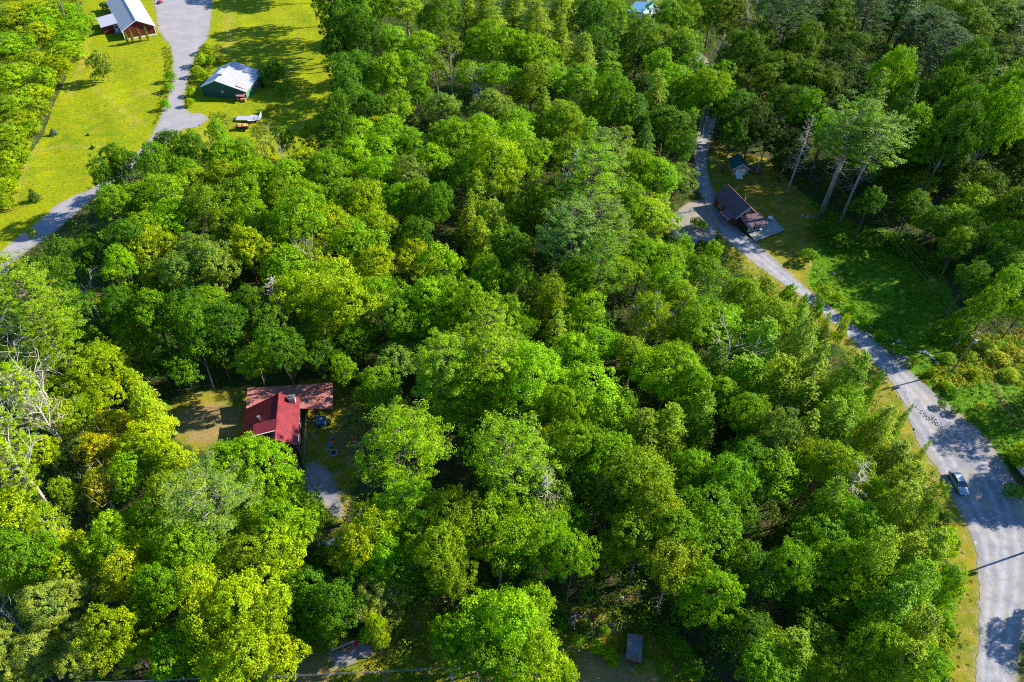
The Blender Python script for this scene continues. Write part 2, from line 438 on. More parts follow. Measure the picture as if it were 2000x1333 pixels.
def patch(name, poly, z, m, cell=0.45, tracks=None, seed=1):
    """flat sheet with ragged edge: fine grid clipped to the outline"""
    rg = np.random.RandomState(seed)
    poly = np.array(poly)
    # ragged outline
    out = []
    n = len(poly)
    for i in range(n):
        a, b = poly[i], poly[(i+1) % n]
        L = np.hypot(*(b-a)); k = max(1, int(L/0.5)); nrm = np.array([b[1]-a[1], a[0]-b[0]])/max(L, 1e-6)
        for j in range(k):
            out.append(a+(b-a)*j/k+nrm*rg.normal(0, 0.12))
    out = np.array(out)
    x0, y0 = out.min(0)-1; x1, y1 = out.max(0)+1
    X = np.arange(x0, x1, cell); Y = np.arange(y0, y1, cell)
    gx, gy = np.meshgrid(X, Y); P = np.stack([gx.ravel(), gy.ravel()], 1)
    d = sdf(P, out)
    # snap vertices near the outline onto it
    nr = (np.abs(d) < cell*0.72)
    e = 0.02
    idx = np.where(nr)[0]
    gxd = (sdf(P[idx]+[e, 0], out)-d[idx])/e; gyd = (sdf(P[idx]+[0, e], out)-d[idx])/e
    gl = np.maximum(np.hypot(gxd, gyd), 0.3)
    P[idx, 0] -= d[idx]*gxd/gl**2; P[idx, 1] -= d[idx]*gyd/gl**2
    ok = (d < 0) | nr
    nx, ny = len(X), len(Y)
    i = np.arange(nx-1)[None, :]+np.arange(ny-1)[:, None]*nx
    F = np.stack([i, i+1, i+1+nx, i+nx], -1).reshape(-1, 4)
    okf = ok[F].all(1) & ((d[F] < 0).any(1))
    F = F[okf]
    used, inv = np.unique(F, return_inverse=True)
    V = np.column_stack([P[used], np.full(len(used), z)])
    me = np_mesh(name, V, inv.reshape(-1, 4), mats=(m,))
    a = me.attributes.new('edge', 'FLOAT', 'POINT'); a.data.foreach_set('value', np.clip(1+d[used]/0.9, 0, 1).astype(np.float32))
    tv = np.zeros(len(used))
    for tr in (tracks or []):
        dd, _ = pdist(V[:, :2], tr, closed=False)
        tv = np.maximum(tv, np.exp(-((dd-0.85)/0.42)**2))
    a = me.attributes.new('track', 'FLOAT', 'POINT'); a.data.foreach_set('value', tv.astype(np.float32))
    o = link(bpy.data.objects.new(name, me)); tag(o, kind='structure')
    return o
TR1 = WP([(1385,235),(1370,300),(1372,345),(1378,380),(1398,420),(1430,458),(1492,508),(1572,572),(1650,637),(1715,692),(1775,750),(1825,805),(1870,850),(1920,915),(1955,985),(1975,1060),(1972,1150),(1955,1250),(1948,1333),(1940,1500)])
TR2 = WP([(1375,260),(1364,310),(1368,360),(1392,412),(1425,462),(1485,514),(1565,577),(1642,640),(1705,700),(1762,765),(1800,830),(1850,900),(1890,980),(1935,1060),(1945,1150),(1935,1250),(1930,1333),(1925,1500)])
patch('road', ROAD, 0.030, 'gravel', 0.45, [TR1, TR2], 2)
patch('driveway', DRIVE_W, 0.032, 'pale_gravel', 0.5, None, 3)
patch('parking_area', PARK, 0.024, 'tan_gravel', 0.3, None, 4)
patch('gravel_patch', PATCH, 0.03, 'pale_gravel', 0.25, None, 5)
patch('path', WALKG, 0.03, 'gravel', 0.25, None, 6)
# ------------------------------------------------------------------ tree shapes
def leaf_quads(C, N, size, aspect, rg, jitter=0.55, roll=None):
    """one small leaf face per row of C, facing roughly N"""
    n = len(C)
    N = N + rg.normal(0, jitter, (n, 3)); N /= np.linalg.norm(N, axis=1)[:, None]+1e-9
    A = roll if roll is not None else rg.normal(0, 1, (n, 3))
    U = np.cross(N, A); U /= np.linalg.norm(U, axis=1)[:, None]+1e-9
    W = np.cross(N, U)
    s = (size*rg.uniform(0.65, 1.35, n))[:, None]
    a = U*s*0.5*aspect; b = W*s*0.5
    V = np.stack([C-b, C+a*0.9-b*0.05, C+b, C-a*0.9+b*0.1], 1).reshape(-1, 3)
    return V, np.arange(4*n).reshape(-1, 4)
def fib(n):
    i = np.arange(n)+0.5
    z = 1-2*i/n; r = np.sqrt(1-z*z); t = pi*(1+5**0.5)*i
    return np.column_stack([r*np.cos(t), r*np.sin(t), z])

def limb_tree(H, r0, lobes, rg, lean=(0, 0), stop=0.86, m='bark', base=0.0):
    mb = MB()
    pts = []; k = 7
    for i in range(k):
        t = i/(k-1)*stop
        pts.append((lean[0]*t*t+rg.normal(0, .12)*t, lean[1]*t*t+rg.normal(0, .12)*t, -0.4*(i == 0)+H*t))
    rs = [r0*(1.25 if i == 0 else 1)*(1-0.8*i/(k-1)) for i in range(k)]
    mb.path(pts, rs, 7)
    P = np.array(pts)
    for c in lobes:
        j = 2+int(rg.randint(0, 3)); p = P[j]
        c = np.array(c); mid = (p+c)/2 + [0, 0, -0.08*np.linalg.norm(c-p)]
        e = c*0.9+p*0.1
        mb.path([p, mid, e], [rs[j]*0.5, rs[j]*0.32, 0.04], 5)
        for q in range(2):
            d = rg.normal(0, 1, 3); d[2] = abs(d[2])*0.6; d /= np.linalg.norm(d)
            mb.path([mid*(.5)+e*.5, mid*(.2)+e*.8+d*1.1], [rs[j]*0.2, 0.02], 4)
    return mb

def broad(seed, R, H, cb, nl, clump, lsize, nleaf, flat=1.0, loose=0.0):
    """broadleaf crown of overlapping lobes, each lobe a shell of leafy clumps"""
    rg = np.random.RandomState(seed)
    zc = H*(cb+1)/2; rz = H*(1-cb)/2*flat
    lob = []
    nl += 2
    for i in range(nl):
        a = 2*pi*(i+rg.uniform(-.3, .3))/max(nl-2, 1)*1.0
        if i >= nl-2: rr = rg.uniform(.05, .38); zz = zc+rz*rg.uniform(.36, .66)
        else: rr = rg.uniform(.40, .74); zz = zc+rz*rg.uniform(-.55, .42)
        q = rg.uniform(.27, .50)*(0.85 if i < nl-2 else 1.0)
        lob.append((np.array([cos(a)*rr*R, sin(a)*rr*R, zz]), np.array([q*R, q*R, q*R*rg.uniform(.75, 1.15)*(rz/R)**.35])))
    lob.append((np.array([0, 0, zc-rz*.1]), np.array([R*.52, R*.50, rz*.66])))
    CC = []; CN = []
    for c, s in lob:
        area = 4*pi*(s[0]*s[0]+2*s[0]*s[2])/3
        n = int(area/(clump*clump*1.15))
        D = fib(max(n, 8)); D = D+rg.normal(0, .10, D.shape); D /= np.linalg.norm(D, axis=1)[:, None]
        D = D[D[:, 2] > -0.45]
        wob = 1+.13*np.sin(D@np.array([3.1, 2.2, 1.7])+seed)+.10*np.sin(D@np.array([-4.3, 3.7, 2.9])+seed*2.3)
        P = c+D*s*(wob*(1+rg.uniform(-.24, .24, len(D))))[:, None]
        keep = np.ones(len(P), bool)
        for c2, s2 in lob:
            if c2 is c: continue
            keep &= np.linalg.norm((P-c2)/s2, axis=1) > 0.84
        if loose: keep &= rg.uniform(0, 1, len(P)) > loose
        CC.append(P[keep]); CN.append(D[keep])
    CC = np.vstack(CC); CN = np.vstack(CN)
    k = int(nleaf*1.35)
    n = len(CC)
    cn = CN*0.8+[0, 0, 0.55]; cn /= np.linalg.norm(cn, axis=1)[:, None]
    cr = clump*rg.uniform(.38, 1.0, n)
    D = rg.normal(0, 1, (n, k, 3)); D /= np.linalg.norm(D, axis=2)[..., None]
    dot = (D*cn[:, None]).sum(2)
    D = np.where((dot < -0.15)[..., None], D-2*dot[..., None]*cn[:, None], D)
    rad = rg.uniform(.35, 1, (n, k))**0.6
    P = CC[:, None]+D*(cr[:, None]*rad)[..., None]*[1, 1, .8]+cn[:, None]*(cr[:, None]*rg.uniform(-.2, .9, (n, k))**3)[..., None]
    N = D*0.55+cn[:, None]*0.75
    ct = np.clip(rg.normal(.45, .20, n), 0, 1)
    tone = np.clip(ct[:, None]+rg.normal(0, .22, (n, k)), 0, 1)
    C = P.reshape(-1, 3)
    V, F = leaf_quads(C, N.reshape(-1, 3), lsize*.80, 0.78, rg, 0.6)
    return V, F, tone.ravel(), [l[0] for l in lob[:-1]]

def cone_crown(seed, R, H, cb, step, nb, lsize, droop, dens, power=0.8, ragged=0.25, top=1.0):
    """hemlock / spruce: tiers of drooping sprays"""
    rg = np.random.RandomState(seed)
    C = []; N = []; A = []; T = []
    z = H*cb
    while z < H*0.985:
        t = (z-H*cb)/(H*(1-cb))
        L0 = R*(1-t**1.15)**power+0.12
        if t < .12: L0 *= .6+3.3*t
        for b in range(nb):
            a = rg.uniform(0, 2*pi); L = L0*rg.uniform(1-ragged, 1+ragged*.6)
            up = 0.15 if t < .8 else .5
            n = int(dens*L*L0**.5)+4
            u = rg.uniform(.22, 1, n)**.75
            wd = 0.30*L*np.sin(np.clip(u, 0, 1)*pi*.9+.25)*rg.uniform(-1, 1, n)
            x = u*L
            zz = z+up*x-droop*(x*x)/max(R, .5)+rg.normal(0, .09, n)-0.10*np.abs(wd)
            P = np.column_stack([x*cos(a)-wd*sin(a), x*sin(a)+wd*cos(a), zz])
            slope = up-2*droop*x/max(R, .5)
            Nn = np.column_stack([-slope*cos(a)+0.35*cos(a), -slope*sin(a)+0.35*sin(a), np.ones(n)])
            C.append(P); N.append(Nn); A.append(np.tile([-sin(a), cos(a), 0], (n, 1))+rg.normal(0, .35, (n, 3)))
            T.append(np.clip(rg.normal(.42, .15)+rg.normal(0, .16, n)+(u-.6)*.35, 0, 1))
        z += step*rg.uniform(.7, 1.3)*(1-.45*t)
    C = np.vstack(C); N = np.vstack(N)
    V, F = leaf_quads(C, N, lsize, 0.6, rg, 0.42, np.vstack(A))
    return V, F, np.concatenate(T)

def pine_crown(seed, R, H, cb, tiers, nb, mb, tuft=30, lsize=0.30, shape='wide'):
    """white pine: whorls of long limbs ending in soft plumes"""
    rg = np.random.RandomState(seed)
    C = []; N = []; A = []; T = []
    for i in range(tiers):
        t = i/(tiers-1); z = H*(cb+(0.97-cb)*t)
        L0 = R*(1-t**1.8)**.55+0.5 if shape == 'wide' else R*(1-t)**.7+.5
        if t < .2: L0 *= .72+1.4*t
        a0 = rg.uniform(0, 2*pi)
        for b in range(nb):
            a = a0+2*pi*b/nb+rg.normal(0, .22); L = L0*rg.uniform(.62, 1.12)
            el = .10+.55*t+rg.normal(0, .07)
            p0 = np.array([0, 0, z]); dr = np.array([cos(a), sin(a), 0])
            P3 = [p0, p0+dr*L*.5+[0, 0, L*.5*el*.7], p0+dr*L+[0, 0, L*el+.06*L]]
            mb.path(P3, [0.035+.012*L, .03+.006*L, .015], 4)
            nc = max(3, int(L*2.1))
            for c in range(nc):
                u = rg.uniform(.35, 1.02); side = rg.uniform(-.34, .34)*L*(1.15-u*.6)
                q = p0+dr*L*u+np.array([-sin(a), cos(a), 0])*side+[0, 0, L*u*el+rg.normal(.05, .12)]
                s = rg.uniform(.45, .80)
                D = rg.normal(0, 1, (tuft, 3)); D[:, 2] = np.abs(D[:, 2])*.75+.05; D /= np.linalg.norm(D, axis=1)[:, None]
                D = D+dr*.55
                P = q+D*s*(rg.uniform(.2, 1, tuft)**.7)[:, None]*[1, 1, .62]
                C.append(P); A.append(np.cross(D, [0, 0, 1.])+rg.normal(0, .2, (tuft, 3)))
                N.append(np.cross(D, A[-1])*0+[0, 0, 1.]+rg.normal(0, .3, (tuft, 3))+D*.3)
                T.append(np.clip(rg.normal(.45, .15)+rg.normal(0, .2, tuft), 0, 1))
    C = np.vstack(C); N = np.vstack(N)
    V, F = leaf_quads(C, N, lsize, 0.42, rg, .3, np.vstack(A))
    return V, F, np.concatenate(T)

def bare_branches(mb, p, d, L, r, depth, rg, gnarl=.35, n=4):
    pts = [np.array(p, float)]; k = 4; d = np.array(d, float)
    for i in range(k):
        d = d+rg.normal(0, gnarl*.4, 3); d /= np.linalg.norm(d)
        pts.append(pts[-1]+d*L/k)
    mb.path(pts, [max(r*(1-.75*i/k), .012) for i in range(k+1)], n)
    if depth <= 0: return
    for i in range(2 if depth > 1 else 3):
        j = rg.randint(1, k+1)
        dd = d+rg.normal(0, .75, 3); dd[2] += .15; dd /= np.linalg.norm(dd)
        bare_branches(mb, pts[j], dd, L*rg.uniform(.45, .7), r*.5, depth-1, rg, gnarl, 4)

PROTO = {}
def proto(key, V, F, tone, lm, trunk_mb, bark, H, R, zc):
    PROTO[key] = dict(crown=np_mesh('crown', V, F, tone, (lm,)), trunk=trunk_mb.mesh('trunk', bark, True), H=H, R=R, zc=zc)
def mk_broad(key, seed, R, H, cb, nl, clump, ls, nleaf, flat=1.0, loose=0., bark='bark', r0=.22):
    V, F, T, lob = broad(seed, R, H, cb, nl, clump, ls, nleaf, flat, loose)
    rg = np.random.RandomState(seed+50)
    mb = limb_tree(H, r0, lob, rg)
    proto(key, V, F, T, 'broadleaf', mb, bark, H, R, H*(cb+1)/2)
# medium round trees
mk_broad('m0', 11, 4.5, 15, .42, 8, .95, .30, 62)
mk_broad('m1', 12, 4.5, 16, .40, 9, .85, .28, 58)
mk_broad('m2', 13, 4.6, 14, .42, 7, 1.1, .32, 70, bark='pale_bark')
mk_broad('m3', 14, 4.4, 16, .36, 10, .80, .27, 52)
mk_broad('m4', 15, 4.6, 15, .46, 8, 1.0, .29, 62, .9)
mk_broad('m5', 16, 4.5, 15, .50, 6, .90, .28, 60)
mk_broad('m6', 17, 4.7, 14, .48, 10, .80, .26, 54, .95)
mk_broad('m7', 18, 4.4, 16, .45, 7, 1.05, .30, 64, bark='pale_bark')
# big crowns
mk_broad('b0', 21, 7.5, 20, .34, 11, 1.15, .33, 70, r0=.34)
mk_broad('b1', 22, 7.5, 19, .38, 13, 1.0, .31, 62, r0=.34)
mk_broad('b2', 23, 7.2, 20, .36, 12, 1.3, .34, 84, r0=.34, bark='pale_bark')
# small
mk_broad('s0', 31, 2.6, 9, .30, 6, .65, .24, 46, r0=.12)
mk_broad('s1', 32, 2.6, 8, .26, 7, .60, .22, 42, r0=.12)
# narrow oval
mk_broad('o0', 41, 3.4, 17, .34, 8, .85, .27, 55, 1.05, r0=.18, bark='pale_bark')
mk_broad('o1', 42, 3.2, 16, .30, 9, .80, .26, 52, 1.05, r0=.18)
# loose open crowns
mk_broad('l0', 51, 4.2, 15, .38, 8, .85, .27, 40, 1, .38, bark='pale_bark', r0=.18)
mk_broad('l1', 52, 4.2, 14, .36, 9, .80, .26, 36, 1, .45, bark='pale_bark', r0=.18)
# fine dense feathery (pale)
mk_broad('w0', 61, 4.6, 13, .25, 9, .75, .19, 100, r0=.2)
mk_broad('w1', 62, 4.4, 13, .28, 8, .70, .18, 92, r0=.2)
# ground hugging shrub
mk_broad('u0', 71, 2.6, 4.6, .04, 7, .60, .23, 46, r0=.07)
mk_broad('u1', 72, 2.5, 4.2, .02, 8, .55, .21, 42, r0=.07)
def mk_cone(key, seed, R, H, cb, step, nb, ls, droop, dens, power, ragged):
    V, F, T = cone_crown(seed, R, H, cb, step, nb, ls, droop, dens, power, ragged)
    mb = MB(); mb.path([(0, 0, -.4), (0, 0, H*.5), (.05, .03, H*.96)], [.26, .17, .03], 7)
    proto(key, V, F, T, 'needles', mb, 'bark', H, R, H*(cb*.45+.5))
mk_cone('h0', 81, 4.3, 18, .18, .50, 9, .25, .42, 12, .62, .34)
mk_cone('h1', 82, 4.0, 19, .18, .46, 8, .24, .38, 13, .92, .38)
mk_cone('h2', 83, 4.6, 17, .24, .52, 9, .26, .46, 12, .52, .36)
mk_cone('c0', 84, 2.5, 17, .12, .55, 8, .23, .32, 15, .95, .30)
mk_cone('c1', 85, 1.1, 2.4, .03, .22, 9, .14, .25, 40, .9, .2)
mk_cone('c2', 86, .52, 5.0, .20, .22, 8, .12, .1, 60, .5, .12)
def mk_pine(key, seed, R, H, cb, tiers, nb, shape='wide', stubs=0, r0=.30, tuft=30):
    mb = MB(); rg = np.random.RandomState(seed)
    mb.path([(0, 0, -.4), (.1, 0, H*.35), (-.1, .1, H*.7), (0, 0, H*.97)], [r0*1.15, r0*.85, r0*.5, .05], 8)
    V, F, T = pine_crown(seed, R, H, cb, tiers, nb, mb, tuft, .30, shape)
    for i in range(stubs):
        z = H*rg.uniform(.30, cb+.05); a = rg.uniform(0, 2*pi); L = rg.uniform(.8, 3.2)
        bare_branches(mb, (0, 0, z), (cos(a), sin(a), rg.uniform(-.1, .35)), L, .05, 1, rg, .3)
    proto(key, V, F, T, 'needles', mb, 'pale_bark' if stubs else 'bark', H, R, H*(cb+1)/2)
mk_pine('p0', 91, 5.4, 24, .45, 13, 6, tuft=34)
mk_pine('p1', 92, 5.0, 23, .40, 13, 6, tuft=34)
mk_pine('p2', 93, 5.6, 26, .50, 11, 6, tuft=34)
mk_pine('t0', 94, 6.2, 29, .62, 9, 6, stubs=26, r0=.27)
mk_pine('t1', 95, 6.0, 27, .60, 8, 6, stubs=22, r0=.25)
# leafless trees
def dead_conifer(seed, H, n):
    rg = np.random.RandomState(seed); mb = MB()
    mb.path([(0, 0, -.3), (.15, .1, H*.4), (-.1, .1, H*.75), (.1, 0, H)], [.26, .19, .11, .02], 7)
    b = MB()
    for i in range(n):
        z = H*(.32+.67*i/n); t = i/n; a = rg.uniform(0, 2*pi); L = (2.7*(1-t)+.7)*rg.uniform(.5, 1)
        bare_branches(b, (0, 0, z), (cos(a), sin(a), .25+rg.normal(0, .2)), L, .045, 2, rg, .22)
    return mb, b
def dead_broad(seed, H, fork, spread, depth=3, nb=9):
    rg = np.random.RandomState(seed); mb = MB(); b = MB()
    mb.path([(0, 0, -.3), (.2, -.1, H*.3), (.1, .25, H*.55), (.3, .1, H*.8)], [.22, .17, .12, .05], 7)
    for i in range(nb):
        z = H*(fork+(.8-fork)*i/nb); a = 2.4*i+rg.normal(0, .3)
        bare_branches(b, (.2, .1, z), (cos(a)*spread, sin(a)*spread, .9), H*.33*rg.uniform(.6, 1.1), .08, depth, rg, .35)
    return mb, b
for key, (a, b), H, R in [('d0', dead_conifer(101, 20, 64), 20, 2.6), ('d1', dead_broad(102, 15, .35, .7, 3, 12), 15, 4),
                          ('d2', dead_broad(103, 12, .4, 1.1, 2, 8), 12, 4), ('d3', dead_broad(104, 16, .5, .6, 2, 7), 16, 3)]:
    PROTO[key] = dict(trunk=a.mesh('trunk', 'dead_wood', True), branches=b.mesh('branches', 'dead_wood'), H=H, R=R, zc=H*.65)

COLS = dict(Y=(.30, .45, .002), G=(.215, .43, .003), M=(.155, .34, .004), D=(.085, .22, .007), O=(.205, .34, .007),
            B=(.165, .29, .050), A=(.36, .42, .004), W=(.30, .38, .080))
CWORD = dict(Y='yellow-green', G='bright green', M='mid-green', D='dark green', O='olive green', B='grey-green', A='golden yellow', W='pale sage green')
LM = [('the dark green barn', 450, 160), ('the red gabled building', 265, 50), ('the driveway fork', 372, 240),
      ('the shaded driveway end', 90, 445), ('the small teal-roofed shed', 1448, 322), ('the brown-roofed cabin', 1455, 410),
      ('the red-roofed house', 530, 810), ('the stone patio circle', 685, 865), ('the silver car', 1873, 943),
      ('the corrugated metal trailer', 1240, 1265), ('the pale leafless tree', 1385, 95),
      ('the right-hand utility pole', 1905, 670), ('the bottom utility pole', 882, 1308), ('the timber swing frame', 680, 1275),
      ('the blue-roofed building', 1253, 14), ('the tall bare-trunked pines', 1640, 340), ('the lime green tree', 1265, 430),
      ('the lumber pile', 1138, 1215), ('the top right corner', 1990, 10), ('the bottom left corner', 10, 1320), ('the bottom right road', 1940, 1250),
      ('the big layered pine at mid picture', 905, 740), ('the bare orange-tipped tree', 185, 590), ('the left edge of the picture', 0, 880),
      ('the centre of the woods', 900, 500), ('the weedy hollow at right', 1735, 555), ('the wooded bend of the road', 1660, 650)]
ORD = ['', 'second ', 'third ', 'fourth ', 'fifth ', 'sixth ', 'seventh ', 'eighth ', 'ninth ', 'tenth ', 'eleventh ', 'twelfth ', 'thirteenth ', 'fourteenth ']
PENDING = []
def auto_label(o, desc, px, py): PENDING.append((o, desc, px, py))
def finish_labels():
    grp = {}
    for o, desc, px, py in PENDING:
        best = sorted(LM, key=lambda l: hypot(px-l[1], py-l[2]))[0]
        dx, dy = px-best[1], py-best[2]
        d = hypot(dx, dy)
        v = 'above' if dy < 0 else 'below'; h_ = 'left of' if dx < 0 else 'right of'
        if abs(dx) > 2.2*abs(dy): w_ = h_
        elif abs(dy) > 2.2*abs(dx): w_ = v
        else: w_ = v+' and '+h_
        grp.setdefault((desc, w_, best[0]), []).append((d, o))
    for (desc, w_, lm), L in grp.items():
        L.sort(key=lambda q: q[0])
        for i, (d, o) in enumerate(L):
            o['label'] = '%s %s %s' % (desc, w_, lm) if len(L) == 1 else '%s %s %s, %snearest' % (desc, w_, lm, ORD[min(i, 13)])
            if len(o['label'].split()) > 16: o['label'] = o['label'].replace(' of the picture', '').replace('tall ', '').replace(' at mid picture', '')
SHAPE = dict(m='round-crowned tree', b='broad-crowned tree', s='small tree', o='narrow tree', l='thin open-crowned tree', w='feathery tree', h='hemlock',
             c='spire-shaped spruce', p='layered pine', t='bare-trunked pine', d='leafless dead tree', u='leafy shrub')
NAME = dict(m='broadleaf_tree', b='broadleaf_tree', s='broadleaf_tree', o='broadleaf_tree', l='broadleaf_tree', w='broadleaf_tree', h='hemlock_tree', c='spruce_tree',
            p='pine_tree', t='pine_tree', d='dead_tree', u='shrub')
GROUP = dict(bright_leafy_tree='bright leafy trees of the woods', dull_leafy_tree='dull green leafy trees of the woods', grey_or_open_tree='grey-green leafy trees of the woods', feathery_tree='feathery pale trees', hemlock_tree='hemlocks of the woods', spruce_tree='spruces', pine_tree='pines of the woods', dead_tree='leafless trees', shrub='shrubs along the lawn and roads')
OPEN_PX = [[(1372,228),(1402,235),(1383,300),(1390,355),(1500,350),(1600,440),(1600,560),(1650,620),(1730,685),(1800,745),(1930,860),(2010,980),(2010,1333),(1868,1333),(1878,1200),(1872,1100),(1858,1020),(1822,925),(1795,885),(1772,830),(1738,790),(1700,728),(1655,665),(1590,600),(1545,570),(1490,545),(1440,500),(1400,480),(1316,470),(1312,430),(1345,392),(1362,380),(1356,300)],
  [(300,0),(640,0),(650,140),(640,190),(600,262),(530,282),(500,262),(400,240),(380,262),(300,275),(200,345),(172,385),(80,440),(0,500),(0,350),(60,250),(110,180),(150,100),(190,0)],
  [(338,790),(360,772),(440,762),(480,755),(655,748),(660,800),(720,850),(700,890),(665,960),(600,960),(592,900),(560,870),(470,850),(400,862),(345,850)],
  [(640,1262),(735,1250),(800,1210),(850,1200),(840,1300),(640,1320)], [(1215,1235),(1262,1235),(1262,1300),(1215,1300)], [(1110,1200),(1165,1200),(1165,1235),(1110,1235)]]
HILL_SHADE = [1.0]   # leaf colour factor: upper-right crowns painted darker in place of hill shade
TREES = []
rt = random.Random(5)
def plant(key, x, y, R, H, col='M', label=None, rz=None, photo=None, lean=0.0, jit=0.14, name=None, group=None):
    p = PROTO[key]
    nm = name or NAME[key[0]]
    if nm == 'broadleaf_tree':
        nm = 'feathery_tree' if key[0] == 'w' else 'grey_or_open_tree' if col in ('B', 'W') or key[0] == 'l' else 'dull_leafy_tree' if col in ('O', 'M', 'D') else 'bright_leafy_tree'  # broadleaf trees sorted by leaf colour and crown shape, species not identified
    o = empty(nm, (x, y, gz(x, y)), rt.uniform(0, 6.28) if rz is None else rz)
    s = R/p['R']; sz = H/p['H']
    if lean: o.rotation_euler = (rt.gauss(0, lean), rt.gauss(0, lean), o.rotation_euler[2])
    o.scale = (s*rt.uniform(.94, 1.06), s*rt.uniform(.94, 1.06), sz)
    c = COLS[col] if isinstance(col, str) else col
    k = rt.uniform(1-jit, 1+jit); hue = rt.gauss(0, .06)
    k *= HILL_SHADE[0]
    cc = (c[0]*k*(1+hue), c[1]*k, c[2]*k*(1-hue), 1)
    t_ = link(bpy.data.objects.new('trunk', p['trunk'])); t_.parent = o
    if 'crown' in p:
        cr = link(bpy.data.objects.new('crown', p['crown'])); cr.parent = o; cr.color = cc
    if 'branches' in p:
        br = link(bpy.data.objects.new('branches', p['branches'])); br.parent = o
    tag(o, label, 'shrub' if nm == 'shrub' else 'tree', group or GROUP.get(nm))
    if label is None:
        q = photo or PJ(x, y, H*.7)
        sw = ''
        if key[0] in 'mo' and R > 5.2: sw = 'large '
        if key[0] in 'mo' and R < 3.4: sw = 'small '
        desc = SHAPE[key[0]] if key[0] == 'd' else sw+(CWORD[col]+' ' if isinstance(col, str) else '')+SHAPE[key[0]]
        auto_label(o, desc, *q)
    TREES.append((x, y, R, H, nm))
    return o
VAR = dict(m=['m0', 'm1', 'm2', 'm3', 'm4', 'm5', 'm6', 'm7'], b=['b0', 'b1', 'b2'], s=['s0', 's1'], o=['o0', 'o1'], l=['l0', 'l1'], w=['w0', 'w1'], h=['h0', 'h1', 'h2'], c=['c0'],
           p=['p0', 'p1', 'p2'], u=['u0', 'u1'])
def plant_px(kind, px, py, r, col, H=None):
    """tree whose crown is centred at (px, py) in the photo with half-width r"""
    base = dict(m=15.5, b=19, s=9, o=16, l=14, w=13, h=17.5, c=16, p=23, u=4.2)[kind]
    H = H or base
    if kind == 'p' and 700 < px < 930 and py > 700: H = 19
    low = px > 1680 and 280 < py < 640 and kind in 'mb'
    if 640 < px < 730 and py < 250: H *= 1.35
    sc0 = SCL(px, py, H*.7)
    dpx = min(float(sdf(np.array([[px, py]], float), np.array(o_, float))[0]) for o_ in OPEN_PX)
    rr_ = r*1.32 if kind == 'u' else min(r*1.32*rt.uniform(.92, 1.1), max(dpx*(.9 if px > 1250 else 1.05), r*(.55 if px > 1250 else .88)))
    if kind != 'u' and px > 1250 and dpx < r*1.1: H *= .70 if kind == 'h' else .82
    if 1280 < px < 1690 and py > 1150: H *= .66
    if kind in 'mo' and px < 310 and 640 < py < 1060: H *= .70
    R = rr_/sc0
    if 560 < px < 900 and 640 < py < 800 and kind == 'm': H *= .66; R *= .92
    if (250 < px < 460 and 690 < py < 800) or (560 < px < 640 and 990 < py < 1030): R *= .88
    if kind == 'm':
        if R > 6.0: kind = 'b'; H = max(H, 18)
        elif R < 3.2: kind = 's'; H = min(H, 12)
    H = H*rt.uniform(.86, 1.12)
    if kind == 'u' and px > 1780 and 640 < py < 870: R *= .72; H = min(H, 1.6)
    if kind == 'u': H = min(H, R*1.9)
    key = VAR[kind][rt.randrange(len(VAR[kind]))]
    if low: key = ('m3', 'b0')[R > 6]; H = max(H*.9, R*2.4)
    p = PROTO[key]
    zc = p['zc']/p['H']*H
    x, y = G(px, py, zc)
    if kind != 'u' and px > 1420 and py < 400 and px - 1420 > (py-160)*.6: HILL_SHADE[0] = .5
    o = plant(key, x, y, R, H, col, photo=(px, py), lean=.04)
    HILL_SHADE[0] = 1.0
    return o
